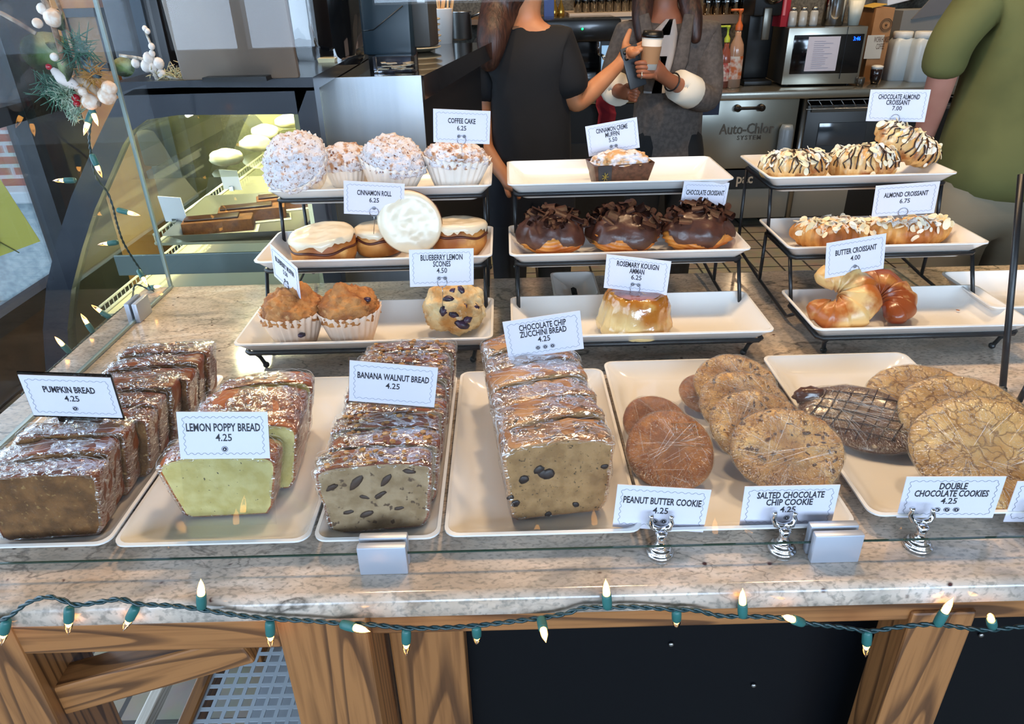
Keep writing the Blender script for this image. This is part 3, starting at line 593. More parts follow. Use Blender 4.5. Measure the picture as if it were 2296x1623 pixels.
# undercounter oven
q0 = atY(1812, 236, BY+.06); q1 = atY(2084, 520, BY+.06)
t = thing('undercounter_oven', 'dark undercounter oven with small grey window below the back counter', 'oven', (q0.x, BY+.06, 0)); w = q1.x-q0.x
b = BM(); box2(b, (0, 0, .05), (w+.2, .5, q0.z), bev=.006); obj('body', b, mat('oven_dark', '2a2724', .35, metal=.4), t, True, angle=40)
b = BM(); z1 = atY(1830, 242, BY).z; z2 = atY(1830, 255, BY).z; box2(b, (.02, -.015, z2), (w, 0, z1), bev=.003); obj('handle', b, mat('oven_trim', '5d5850', .35, metal=.6), t, False)
b = BM(); w0 = atY(1838, 276, BY+.05); w1 = atY(1936, 325, BY+.05); box2(b, (w0.x-q0.x, -.006, w1.z), (w1.x-q0.x, 0, w0.z), bev=.004); obj('window', b, mat('oven_glass', '3f454c', .1, coat=1), t, True, angle=40)
t = thing('cup_sleeve_stack', 'tall bluish plastic tube hanging between dishwasher and tubular leg', 'tube', tuple(atY(1758, 330, BY+.0))); b = BM(); lathe(b, [(.035, -.13), (.04, -.1), (.04, .1), (.03, .13)], 20, cap0=True, cap1=True); obj('tube', b, mat('blue_tube', '7d8a96', .3), t)
# microwave
Ym = BY+.12; q0 = atY(1757, 164, Ym); q1 = atY(1946, 58, Ym); w = q1.x-q0.x; h = q1.z-BZ
t = thing('microwave', 'steel and black microwave with a taped paper note on its door', 'microwave', ((q0.x+q1.x)/2, Ym, BZ+.012), R(-3)); h -= .012
b = BM(); box2(b, (-w/2, .012, 0), (w/2, .34, h), bev=.008); obj('body', b, mat('mw_body', '3a3a38', .4, metal=.5), t, True, angle=40)
b = BM(); box2(b, (-w/2, 0, 0), (w/2, .012, h), bev=.005); obj('door_frame', b, mat('mw_steel', 'b5b1a4', .28, metal=.9), t, True, angle=40)
b = BM(); box2(b, (-w/2+.035, -.004, .06), (w/2-.015, 0, h-.04), bev=.003); obj('glass_door', b, mat('mw_glass', '0a0b10', .08, coat=.5), t, True, angle=40)
b = BM(); box2(b, (-.085-.02, -.0065, .075), (.075-.0, -.0045, h-.05)); o = obj('paper_note', b, mat('note_paper', 'd9d4de', .7), t, False)
b = BM(); rnd = random.Random(8)
for i in range(14): z = h-.075-i*.011; x = -.07; wd = rnd.uniform(.05, .11); box2(b, (x, -.0072, z), (x+wd, -.0066, z+.002))
obj('note_lines', b, mat('note_ink', '9a94a4', .7), o, False)
T('display', '3:46', .03, TV((w/2-.055, -.006, h-.065)), t, mat('blue_led', '0030ff', emit='0a4bff', es=6), .01, .0005, .8)
b = BM(); box2(b, (w/2-.115, -.006, 0.03), (w/2-.113, .0, h)); obj('gap', b, M_BLACK, t, False)
for s in (-1, 1):
    b = BM(); tube(b, [(s*w*.4, .05, -.012), (s*w*.4, .05, 0)], .012, 10); obj('foot', b, M_BLACK, t)
MT = BZ+.012+h
def onmw(px, dy=.1): return atY(px, 57, Ym+dy).x
def lob(name, lab, cat, x, y, z, prof, m, seg=24, grp=None, extra=None):
    t = thing(name, lab, cat, (x, y, z), 0, grp); b = BM(); lathe(b, prof, seg, cap0=True, cap1=True); obj('body', b, m, t)
    for (nm, pr, mm) in (extra or []): b = BM(); lathe(b, pr, seg, cap0=True, cap1=True); obj(nm, b, mm, t)
    return t
lob('steel_canister', 'tall polished steel canister on top of the microwave', 'canister', onmw(1868), Ym+.12, MT, [(.055, 0), (.06, .005), (.06, .26), (.055, .27)], mat('canister_steel', 'c4c6c8', .15, metal=1), extra=[('lid', [(.058, .27), (.058, .285), (.02, .3)], M_STEELD)])
lob('plastic_tumbler', 'translucent white tumbler beside the steel canister', 'cup', onmw(1912), Ym+.1, MT, [(.03, 0), (.045, .13), (.044, .13), (.028, .004)], mat('milky', 'cfcfc0', .4))
for px, lab in ((1775, 'glass sugar shaker with cloudy powder beside the red carton'), (1798, 'glass shaker standing between two other shakers on the microwave'), (1822, 'white topped shaker next to the steel canister')):
    lob('shaker', lab, 'shaker', onmw(px), Ym+.1, MT, [(.022, 0), (.024, .01), (.022, .075), (.016, .085)], mat('shaker_glass', 'a9a9a4', .2), grp='shakers on the microwave', extra=[('lid', [(.018, .085), (.018, .098), (.006, .104)], M_STEELD)])
t = thing('red_carton', 'slim red carton leaning at the corner of the microwave', 'carton', (onmw(1756), Ym+.16, MT), R(10)); b = BM(); box2(b, (-.025, -.05, 0), (.025, .05, .21)); obj('carton', b, mat('red_card', 'a3202c', .4), t, False); b = BM(); box2(b, (-.018, -.052, .06), (-.004, -.05, .17)); obj('print', b, mat('red_print', 'd77a80', .5), t, False)
# cardboard box, jugs, small items
q0 = atY(1946, 165, BY+.25); q1 = atY(2014, 26, BY+.25)
t = thing('cardboard_box', 'upright brown cardboard box with a printed round emblem and label', 'box', ((q0.x+q1.x)/2, BY+.4, BZ), R(-4)); w = q1.x-q0.x; h = q1.z-BZ+.02
M_KR = mat('cardboard', 'b07f52', .8, c2='a37246', cscale=8)
b = BM(); box2(b, (-w/2, -.12, 0), (w/2, .12, h)); obj('carton', b, M_KR, t, False)
b = BM(); box2(b, (-w/2-.02, -.122, .13), (w/2-.03, -.1205, .26)); obj('label', b, mat('ship_label', 'cfc9bb', .6), t, False)
b = BM()
for r in (.034, .026): tube(b, [(r*cos(a)+.02, -.122, h-.09+r*sin(a)) for a in [2*pi*i/24 for i in range(24)]], .002, 5, True)
ball(b, (.02, -.122, h-.09), .008, 1); obj('emblem', b, mat('box_print', '5d4028', .7), t)
T('print', 'WORKHORSE\nCOFFEE', .045, TV((.01, -.122, h-.19)), t, mat('box_print', '5d4028'), .004, .0005, .7, width=w*.8)
b = BM(); box(b, (-.03, .0, h+.01), (w*.8, .2, .004), (0, R(-12), 0)); obj('flap', b, mat('yellow_card', 'c9a64a', .7), t, False)
for px, lab, dy in ((2017, 'translucent white plastic jug next to the cardboard box', .28), (2066, 'translucent white plastic jug nearest the green shirted person', .2)):
    q = atY(px, 170, BY+dy); h = atY(px, 73, BY+dy).z-BZ
    t = thing('plastic_jug', lab.replace('nearest', 'beside'), 'jug', (q.x, BY+dy+.06, BZ), 0, 'plastic jugs on the back counter'); s = .066
    b = BM(); loft(b, [[(x, y, z*h) for x, y in rrect(2*s*k, 2*s*k, s*.45*k)] for k, z in ((.93, 0), (1, .03), (1, .7), (.93, .8), (.74, .87), (.7, .88))]); obj('body', b, mat('milky_plastic', 'b9c2c4', .35, trans=0, sss=0, c2='c8cfcf', cscale=5), t, True, angle=50)
    b = BM(); lathe(b, [(.052, .88*h), (.056, .9*h), (.056, 1.0*h), (.05, 1.01*h)], 24, cap1=True); obj('lid', b, mat('jug_lid', 'dcdcd6', .4), t)
q = atY(1960, 168, BY+.15); t = lob('espresso_jigger', 'small dark glass with a white top before the cardboard box', 'cup', q.x+.02, BY+.17, BZ, [(.02, 0), (.03, .03), (.034, .08), (.03, .085)], mat('dark_glass', '2a1c1a', .1), extra=[('lid', [(.032, .085), (.034, .1), (.02, .105)], mat('jug_lid', 'dcdcd6'))])
q = atY(1935, 168, BY+.08); lob('measuring_cup', 'small round dark cup at the corner of the microwave', 'cup', q.x, BY+.1, BZ, [(.018, 0), (.024, .02), (.024, .045), (.02, .05)], mat('dark_cup', '4a443c', .3, metal=.5))
t = thing('open_carton', 'grey open carton with raised flaps behind the plastic jugs', 'carton', (atY(2080, 90, 5.0).x, 5.0, BZ), R(8))
b = BM(); box2(b, (-.28, -.1, 0), (.3, .15, .38)); obj('carton', b, mat('grey_card', '7f7f7c', .7), t, False); b = BM(); loft(b, [[(-.22, -.11, .33), (-.02, -.11, .55), (.06, -.11, .36)], [(-.22, -.1, .33), (-.02, -.1, .55), (.06, -.1, .36)]]); obj('flap', b, mat('grey_card_dark', '6b6b6e', .7), t, False)
t = thing('slanted_lid', 'bright white slanted lid resting on the grey open carton', 'lid', (atY(2075, 50, 5.12).x, 5.12, BZ+.46), (R(0), R(-12), 0)); b = BM(); box2(b, (-.3, -.05, 0), (.45, .1, .17), bev=.01); obj('lid', b, mat('lid_white', 'f2f4f8', .4), t, True, angle=40)
# brewer column, syrup bottles
q0 = atY(1668, 174, BY+.2); q1 = atY(1762, 10, BY+.2)
t = thing('coffee_brewer', 'tall black coffee brewer with steel handle beside the microwave', 'coffee machine', ((q0.x+q1.x)/2, BY+.32, BZ)); w = q1.x-q0.x-.02
b = BM(); box2(b, (-w/2, -.1, 0), (w/2, .14, .03), bev=.008); box2(b, (-w/2+.02, .0, .03), (w/2, .14, .75), bev=.01); box2(b, (-w/2+.01, -.1, .38), (w/2, .14, .75), bev=.012); obj('body', b, M_BLACK, t, True, angle=40)
b = BM(); box(b, (.0, -.115, .34), (.045, .02, .17), bev=.006); obj('handle', b, mat('brewer_handle', '77736a', .3, metal=.8), t, True, angle=40)
b = BM(); ball(b, (.02, -.12, .5), .06, 3); obj('glass_globe', b, pane_mat('globe_glass', (.6, .62, .6), gloss=2.5), t)
for px, c, lab, ch in ((1600, 'c9c3b6', 'clear syrup bottle with white pump, beside the blazer sleeve', 'ece8e0'), (1625, '8a4a3a', 'syrup bottle with fruit label and yellow green pump', 'b6c43a'), (1648, 'b08a70', 'large tan syrup bottle with orange pump beside the brewer', 'c8622a')):
    q = atY(px, 172, BY+.15); s = 1.25 if px == 1648 else 1.0
    t = thing('syrup_bottle', lab, 'bottle', (q.x, BY+.18, BZ), 0, 'pump bottles on the back counter'); t.scale = (s, s, s)
    b = BM(); lathe(b, [(.03, 0), (.034, .005), (.034, .16), (.03, .19), (.014, .225), (.014, .25)], 24, cap0=True, cap1=True); obj('bottle', b, mat('syrup_'+c, c, .15, coat=.5), t)
    b = BM(); lathe(b, [(.0345, .04), (.0345, .14)], 24); obj('label', b, mat('syrup_label_'+ch, 'd9cfc4' if px != 1648 else 'c2642c', .5, c2='b8443a' if px == 1625 else 'd9cfc4', cscale=40), t)
    b = BM(); lathe(b, [(.016, .25), (.017, .27), (.006, .29), (.006, .32), (.012, .33), (.012, .34)], 16, cap1=True); box(b, (-.02, 0, .335), (.05, .012, .01)); obj('pump', b, mat('pump_'+ch, ch, .4), t)
# shelf with glasses
q0 = atY(1275, 58, 4.9); q1 = atY(1412, 26, 4.9); zt = q1.z
t = thing('wall_shelf', 'long cream boxed shelf on the back wall with glasses on top', 'shelf', (0, 0, 0)); b = BM(); box2(b, (q0.x, 4.85, q0.z), (q1.x+.3, 5.28, zt)); obj('box', b, mat('cream_shelf', 'd9c4ae', .6), t, False); b = BM(); zz = (q0.z*.45+zt*.55); box2(b, (q0.x, 4.846, zz), (q1.x+.3, 4.85, zz+.008)); obj('seam', b, M_DARK, t, False)
t = thing('side_shelf', 'brown timber shelf board carrying glasses and small bottles', 'shelf', (0, 0, 0)); b = BM(); box2(b, (-.55, 4.87, zt-.05), (q0.x-.004, 5.28, zt-.02)); box2(b, (q1.x+.31, 4.87, zt-.08), (atY(1690, 20, 4.9).x, 5.28, zt-.03)); obj('board', b, mat('brown_board', '7a5f44', .5), t, False)
M_TUM = pane_mat('tumbler_glass', (.8, .8, .76), gloss=3)
for i in range(10):
    px = 1296+i*17.5; q = atY(px, 22, 4.93); t = thing('drinking_glass', f'clear upright drinking glass standing on the cream shelf, {["first", "second", "third", "fourth", "fifth", "sixth", "seventh", "eighth", "ninth", "tenth"][i]} from the gold bottles', 'glass', (q.x, 4.93, zt+.001), 0, 'glasses on the cream shelf'); b = BM(); lathe(b, [(.026, 0), (.034, .14), (.031, .14), (.024, .006)], 20, cap0=True, cap1=True); obj('glass', b, M_TUM, t)
for i in range(5):
    px = 1588+i*21; q = atY(px, 12, 4.93); t = thing('drinking_glass', f'clear glass on the brown board, {["first", "second", "third", "fourth", "fifth"][i]} from the grey blazer', 'glass', (q.x, 4.93, zt-.029), 0, 'glasses on the brown board'); b = BM(); lathe(b, [(.03, 0), (.036, .13), (.033, .13), (.028, .006)], 20, cap0=True, cap1=True); obj('glass', b, M_TUM, t)
for px, lab in ((1243, 'small gold bottle next to the blue column'), (1258, 'small gold bottle beside the cream shelf')):
    q = atY(px, 22, 4.93); lob('gold_bottle', lab, 'bottle', q.x, 4.93, zt-.019, [(.02, 0), (.022, .02), (.018, .05), (.007, .08), (.007, .11)], mat('gold_glass', 'b08a3a', .15, metal=.6), grp='gold bottles')
t = thing('blue_column', 'narrow blue painted post with a small white plate behind the barista', 'post', (atY(1231, 20, 4.85).x, 4.85, 0)); b = BM(); box2(b, (-.03, 0, 1.0), (.03, .05, 2.2)); obj('post', b, mat('blue_paint', '26408a', .4), t, False); b = BM(); box2(b, (-.015, -.005, 1.42), (.015, 0, 1.47)); obj('plate', b, M_CARD, t, False)
# espresso machine and dark gear, monitor, towel
q0 = atY(1270, 205, BY+.1); t = thing('espresso_machine', 'dark espresso machine with steel group heads behind the two people', 'coffee machine', (q0.x+.1, BY+.2, BZ))
b = BM(); box2(b, (-.55, -.1, 0), (.2, .2, .12), bev=.01); box2(b, (-.55, 0, .12), (.2, .25, .38), bev=.01); box2(b, (-.55, -.16, .28), (.2, .25, .4), bev=.015); obj('body', b, mat('espresso_black', '17181a', .25, coat=.5), t, True, angle=40)
for x in (-.35, -.1, .1): b = BM(); lathe(b, [(.03, .2), (.035, .22), (.035, .28)], 20, Matrix.Translation((x, -.09, 0)), cap0=True); tube(b, [(x, -.1, .22), (x, -.22, .2)], .01, 8); obj('group_head', b, M_CHROME, t)
b = BM(); ball(b, (-.02, -.17, .35), .006, 1); obj('indicator_light', b, mat('green_led', '00ff66', emit='10ff60', es=8), t)
q0 = atY(1352, 84, BY+.22); q1 = atY(1382, 160, BY+.22); t = thing('tablet', 'black framed tablet with pale blue screen behind the blazer arm', 'tablet', ((q0.x+q1.x)/2+.0, BY+.05, BZ), 0); h = q0.z-BZ
b = BM(); box2(b, (-.08, 0, .08), (.08, .012, h), bev=.004); obj('case', b, M_BLACK, t, True, angle=40); b = BM(); box2(b, (-.07, -.002, .1), (.07, 0, h-.03)); obj('screen', b, mat('tablet_glow', '8fb4d8', .3, emit='8fb9dd', es=.8), t, False); b = BM(); box2(b, (-.03, .0, 0), (.03, .08, .08)); obj('stand', b, M_BLACK, t, False)
q = atY(1357, 236, BY-.02); t = thing('maroon_towel', 'maroon cloth hanging from the back counter edge', 'towel', (q.x, BY-.012, BZ)); b = BM(); pts = [[(x+.01*sin(z*40), -.006-.006*sin(x*90+z*20), z) for x in (-.05+.02*abs(z*3), -.02, .02, .06)] for z in (.0, -.05, -.1, -.16, -.2)]
vv = [[b.verts.new(p) for p in r] for r in pts]
for A, B in zip(vv, vv[1:]):
    for i in range(3): b.faces.new((A[i], A[i+1], B[i+1], B[i]))
bmesh.ops.solidify(b, geom=b.faces, thickness=.006); obj('cloth', b, mat('maroon_cloth', '7a1530', .9), t)
t = thing('under_counter_bins', 'dark storage cabinet under the back counter behind the two people', 'cabinet', (0, BY+.06, 0)); b = BM(); box2(b, (-.6, 0, .02), (atY(1560, 230, BY+.06).x-.01, .5, BZ-.06)); obj('body', b, mat('dark_cabinet', '191716', .4), t, False); b = BM(); box2(b, (.2, -.01, .3), (.7, 0, .55)); obj('door', b, mat('grey_steel_door', '4c4a48', .3, metal=.6), t, False)
# ---------------------------------------------------------------- platters and stands
def platter(bm, w, d, h, r=.012, ins=.024):
    """rim w x d at height h, sloping walls, flat floor"""
    P = [(ins+.012, 0), (ins, .003), (.004, h-.003), (.0, h), (.0, h+.002), (.0035, h+.0025), (.006, h-.001), (ins+.004, .008), (ins+.012, .006)]
    loft(bm, [[(x, y, z) for x, y in rrect(w-2*i, d-2*i, max(.004, r-i*.2 if i < .01 else r))] for i, z in P])
def put_platter(name, lab, cat, w, d, h, loc, rz=0, grp=None, **k):
    b = BM(); platter(b, w, d, h, **k); o = obj(name, b, M_WHITE, None, True, angle=45); o.location = loc; o.rotation_euler = (0, 0, rz); return tag(o, lab, cat, grp)
TIER = ((.055, .95, 1.105), (.13, 1.095, 1.255), (.21, 1.225, 1.405))
def stand(x0, x1, lab, plabs, skew=0, tiers=TIER, feet=True):
    t = thing('plate_stand', lab, 'stand', (0, 0, CT), 0, 'three tier plate stands'); r = .0032
    fr_ = []
    for k, (z, ya, yb) in enumerate(tiers):
        zz = z-.021; b = BM(); i = .013
        a, c, y0, y1 = x0+i, x1-i, ya+i, yb-i
        n = []
        for (cx, cy), (ox, oy) in zip(((a, y0), (c, y0), (c, y1), (a, y1)), ((1, 1), (-1, 1), (-1, -1), (1, -1))):
            n += [(cx+ox*.01*(0 if s in (1, ) else 1)*(1 if s == 0 and True else 0), cy, zz) for s in (1,)]
        tube(b, [(a, y0+.006, zz), (a+.006, y0, zz), (c-.006, y0, zz), (c, y0+.006, zz), (c, y1-.006, zz), (c-.006, y1, zz), (a+.006, y1, zz), (a, y1-.006, zz)], r+.0006, 8, True)
        obj('tier_frame', b, M_BLACKMETAL, t); fr_.append((a, c, y0, y1, zz))
    A, B, D = fr_
    for s in (0, 1):
        X = A[s]; e = .014*(1 if s == 0 else -1); xx = X+e
        b = BM(); tube(b, [(xx, A[2]+.0, A[4]), (xx+e*.1, A[2]+.012, A[4]-.012), (xx+e*.4, A[2]+.018, .004)], r, 8); ball(b, (xx+e*.4, A[2]+.018, .0052), .0052, 2); obj('front_leg', b, M_BLACKMETAL, t)
        b = BM(); tube(b, [(X, D[3]-.004, D[4]), (X, D[3]-.012, .004)], r, 8); ball(b, (X, D[3]-.012, .0052), .0052, 2); obj('rear_leg', b, M_BLACKMETAL, t)
        b = BM(); tube(b, [(X, B[3]-.004, B[4]), (X, B[3]-.004, .02)], r, 8); obj('middle_leg', b, M_BLACKMETAL, t)
        b = BM(); tube(b, [(X, D[3]-.011, .035), (X, B[3]-.004, .02), (X, A[3], .012), (X, A[3]-.03, A[4]-.004)], r*.9, 8); obj('base_rail', b, M_BLACKMETAL, t)
        b = BM(); tube(b, [(X, B[2]+.01, B[4]), (X, A[3]-.012, A[4])], r, 8); tube(b, [(X, D[2]+.01, D[4]), (X, B[3]-.012, B[4])], r, 8); obj('riser', b, M_BLACKMETAL, t)
    for k, (z, ya, yb) in enumerate(tiers):
        put_platter('platter', plabs[k], 'platter', x1-x0, yb-ya, .032, ((x0+x1)/2, (ya+yb)/2, CT+z-.034), grp='platters on the stands', ins=.026)
stand(-.41, -.027, 'black wire three tier stand holding muffins, cinnamon rolls and coffee cakes', ('white platter with blueberry muffins and a scone', 'white platter with iced cinnamon rolls', 'white platter with powdered coffee cakes'))
stand(.0, .388, 'black wire three tier stand holding chocolate croissants in its middle', ('white platter with one caramelised pastry', 'white platter with three chocolate croissants', 'white platter almost empty with a single muffin in a dark square cup'))
stand(.446, .77, 'black wire three tier stand holding butter, almond and chocolate almond croissants', ('white platter with two butter croissants', 'white platter with almond croissants', 'white platter with drizzled chocolate almond croissants'))
# fourth stand, cut by the frame edge
t = thing('plate_stand', 'thick black wire stand cut by the picture edge beyond the crinkle cookies', 'stand', (0, 0, CT), 0, 'three tier plate stands')
b = BM(); p = atZ(2246, 880, CT); tube(b, [(p.x, p.y, .003), (p.x+.012, p.y+.07, .16), (p.x+.02, p.y+.12, .27)], .0045, 10); ball(b, (p.x, p.y, .0055), .0055, 2); obj('upright', b, M_BLACKMETAL, t)
b = BM(); q = atZ(2283, 905, CT); tube(b, [(q.x, q.y, .004), (q.x+.003, q.y, .028), (q.x+.04, q.y, .03), (q.x+.3, q.y, .03)], .004, 10); obj('tier_frame', b, M_BLACKMETAL, t)
put_platter('platter', 'white platter cut by the picture edge behind the thick black upright', 'platter', .33, .155, .032, (p.x+.02+.165+.05, p.y+.24, CT+.02), grp='platters on the stands')
put_platter('serving_tray', 'empty cream ceramic tray lying behind the caramelised pastry', 'tray', .075*1.1, .12, .02, (.118, 1.235, CT+.001), grp='ceramic trays')
TRH = .02
for x0, x1, y0, y1, lab in ((-.625, -.415, .565, .92, 'white ceramic tray under the pumpkin bread slices'), (-.411, -.211, .562, .905, 'white ceramic tray under the lemon poppy bread'), (-.207, -.078, .562, .902, 'narrow white ceramic tray under the banana walnut bread'),
        (-.074, .129, .564, .91, 'cream ceramic tray under the zucchini bread'), (.133, .347, .564, .93, 'white ceramic tray under the peanut butter and salted cookies'), (.366, .575, .578, .935, 'white ceramic tray under the drizzled and crinkle cookies')):
    put_platter('serving_tray', lab, 'tray', x1-x0, y1-y0, TRH, ((x0+x1)/2, (y0+y1)/2, CT+.0005), grp='ceramic trays', r=.014, ins=.02)
TF = CT+.0085       # tray floor
def TFk(k): return CT+TIER[k][0]-.034+.0085
# ---------------------------------------------------------------- price cards
def card(key, pose, lines, price, icons, lab, holder='ring', W=.095, H=.055, isz=.0052):
    x, y, z, yaw, lean, roll = pose
    t = thing('price_card', lab, 'price card', (x, y, z), 0, 'price cards')
    t.rotation_euler = (Matrix.Rotation(R(yaw), 3, 'Z') @ Matrix.Rotation(R(lean), 3, 'X') @ Matrix.Rotation(R(roll), 3, 'Y')).to_euler()
    b = BM(); box(b, (0, 0, 0), (W, .0008, H), bev=0); obj('card', b, M_CARD, t, False)
    nl = len(lines); fs = .0116
    for k, l in enumerate(lines):
        T('lettering', l, fs, TV((0, -.0006, H*(.165 if nl == 1 else (.27, .095)[k]))), t, M_INK, .024, .0001, width=min(W*.84, len(l)*.0040+.002))
    if price: T('price', price, fs*.93, TV((0, -.0006, -H*(.05 if nl == 1 else .085))), t, M_INK, .012, .0001, width=.0155)
    b = BM(); n = 22; w2, h2 = W/2-.0055, H/2-.0055; pts = []
    for (ax, az), (bx, bz), k in (((-w2, h2), (w2, h2), 24), ((w2, h2), (w2, -h2), 12), ((w2, -h2), (-w2, -h2), 24), ((-w2, -h2), (-w2, h2), 12)):
        for i in range(k*2):
            f = i/(k*2); o = .0011*sin(pi*i/2+pi/4); dx, dz = bx-ax, bz-az; L = math.hypot(dx, dz); pts.append((ax+dx*f+dz/L*o, -.0007, az+dz*f-dx/L*o))
    tube(b, pts, .00022, 4, True); obj('border', b, M_INK2, t)
    for i in range(icons):
        cx = (i-(icons-1)/2)*isz*1.75; cz = -H*.29; b = BM()
        tube(b, [(cx+isz*.55*cos(a), -.0007, cz+isz*.55*sin(a)) for a in [2*pi*j/20 for j in range(20)]], .0002, 4, True); lathe(b, [(0, 0), (isz*.38, 0), (isz*.38, .0004)], 16, Matrix.Translation((cx, -.0008, cz)) @ Matrix.Rotation(pi/2, 4, 'X'))
        o = obj('icon', b, M_INK, t); b = BM(); lathe(b, [(isz*.18, -.0003), (isz*.18, .0003)], 12, Matrix.Translation((cx, -.001, cz)) @ Matrix.Rotation(pi/2, 4, 'X') @ Matrix.Diagonal((.7, 1, 1, 1)), cap0=True, cap1=True); obj('mark', b, M_CARD, o)
    if holder == 'ring':
        b = BM(); r = .0072
        tube(b, [(r*cos(a), -.0012-.001*(a > 3), -H/2+r*.75+r*sin(a)) for a in [-pi/2+2.3*pi*j/36*1.0 for j in range(37)]], .0005, 6); tube(b, [(0, -.001, -H/2-.002), (0.001, .001, -H/2-.012), (0, .003, -H/2-.035)], .0005, 6); obj('wire_clip', b, M_WIRE, t)
    elif holder == 'acrylic':
        b = BM(); Wb = W+.001; A = H/2+.004
        b.faces.new([b.verts.new(p) for p in ((-Wb/2-.001, .0015, A), (Wb/2-.001, .0015, A), (Wb/2+.002, .0015, -H/2-.075), (-Wb/2-.001, .0015, -H/2-.075))])
        bmesh.ops.solidify(b, geom=b.faces, thickness=.0018); obj('acrylic_stand', b, M_ACRYL, t, False)
    elif holder == 'acrylic_low':
        b = BM(); box(b, (0, .0016, 0), (W+.002, .0018, H+.006)); box(b, (0, .0016, -H/2-.03), (W*.5, .0018, .055)); obj('acrylic_stand', b, M_ACRYL, t, False)
    return t
PO_ = dict(coffee=(-.074, 1.255, 1.222, 1, 6, 4), roll=(-.214, 1.147, 1.133, 9, 7, 7), scone=(-.100, 1.008, 1.065, 12, -8, 4), creme=(.197, 1.372, 1.176, -2, -1, -9), chocc=(.338, 1.225, 1.098, 16, -3, 7),
  kouign=(.190, 1.012, 1.044, -15, 3, 3), zucc=(.040, .801, 1.050, 2, 5, -7), calm=(.700, 1.344, 1.223, -27, 4, -2), alm=(.653, 1.165, 1.104, -11, 9, -6), butter=(.522, 1.030, 1.058, 8, -5, -5),
  pump=(-.479, .680, 1.050, 1, 7, 5), lemon=(-.317, .663, 1.006, 6, -11, 5), banana=(-.132, .694, 1.047, 2, 7, 9))
q = atY(640, 610, 1.03)
card('bm', (q.x, q.y, q.z, -52, 0, 8), ['BLUEBERRY MUFFIN'], '5.50', 2, 'white price card for blueberry muffins turned sideways on the muffin')
card('coffee', PO_['coffee'], ['COFFEE CAKE'], '6.25', 2, 'price card standing on the coffee cakes, reading 6.25')
card('roll', PO_['roll'], ['CINNAMON ROLL'], '6.25', 1, 'price card clipped behind the large leaning iced cinnamon roll')
card('scone', PO_['scone'], ['BLUEBERRY LEMON', 'SCONES'], '4.50', 2, 'price card standing in the blueberry lemon scone')
card('creme', PO_['creme'], ['CINNAMON CREME', 'MUFFIN'], '5.50', 2, 'tilted price card above the muffin in the dark square cup')
card('chocc', PO_['chocc'], ['CHOCOLATE CROISSANT'], '6.00', 1, 'price card above the third chocolate croissant', W=.088)
card('kouign', PO_['kouign'], ['ROSEMARY KOUIGN', 'AMMAN'], '6.25', 2, 'price card standing on the caramelised round pastry')
card('zucc', PO_['zucc'], ['CHOCOLATE CHIP', 'ZUCCHINI BREAD'], '4.25', 3, 'tilted price card on the zucchini bread loaf with three round icons', 'none')
card('calm', PO_['calm'], ['CHOCOLATE ALMOND', 'CROISSANT'], '7.00', 0, 'price card standing over the pile of drizzled chocolate almond croissants')
card('alm', PO_['alm'], ['ALMOND CROISSANT'], '6.75', 0, 'price card standing behind the almond croissants')
card('butter', PO_['butter'], ['BUTTER CROISSANT'], '4.00', 1, 'price card clipped to the pale curled butter croissant')
card('pump', PO_['pump'], ['PUMPKIN BREAD'], '4.25', 1, 'price card standing in the pumpkin bread slices', 'acrylic_low')
card('lemon', tuple((CAM+(Vector(PO_['lemon'][:3])-CAM)*.9))+PO_['lemon'][3:], ['LEMON POPPY BREAD'], '4.25', 1, 'price card in a tall clear acrylic holder before the lemon poppy bread', 'acrylic', W=.0855, H=.0495)
card('banana', PO_['banana'], ['BANANA WALNUT BREAD'], '4.25', 0, 'price card standing in the banana walnut bread slices', 'acrylic_low')
def swivel(px, py, bx, by, yaw, lean, roll, lines, price, icons, lab, W=.093):
    q = atY(px, py, .575); t = card('x', (q.x, q.y, q.z, yaw, lean, roll), lines, price, icons, lab, 'none', W=W, H=.0545)
    base = atZ(bx, by, CT); base.y = .5555; h = thing('card_holder', 'chrome swivel card holder with ringed foot under the ' + lab.split('for the ')[-1] + ' card', 'card holder', (base.x, .556, CT), R(yaw), 'chrome card holders')
    b = BM(); lathe(b, [(.0135, 0), (.0145, .002), (.0135, .004), (.011, .005), (.0118, .0065), (.0105, .008), (.0075, .009), (.0085, .0105), (.006, .013), (.0045, .018), (.006, .026), (.003, .028)], 32, cap0=True, cap1=True); obj('foot', b, M_CHROME, h)
    for s in (-1, 1):
        b = BM(); tube(b, [(0, 0.005, .026), (s*.008, .006, .028), (s*.0105, .008, .033), (s*.0095, .0085, .038), (s*.0105, .009, .041)], [.003, .0035, .003, .0022, .003], 8); obj('jaw', b, M_CHROME, h)
    return t
swivel(1482, 1140, 1480, 1243, -4, 0, 3, ['PEANUT BUTTER COOKIE'], '4.25', 2, 'price card for the peanut butter cookies')
swivel(1768, 1134, 1752, 1232, -3, 4, -2, ['SALTED CHOCOLATE', 'CHIP COOKIE'], '4.25', 1, 'price card for the salted chocolate chip cookies')
swivel(2130, 1115, 2046, 1210, -6, 3, -3, ['DOUBLE', 'CHOCOLATE COOKIES'], '4.25', 3, 'price card for the double chocolate cookies')
swivel(2375, 1125, 2310, 1195, -6, 3, -3, [], '', 0, 'price card for the crinkle cookies at the picture edge')
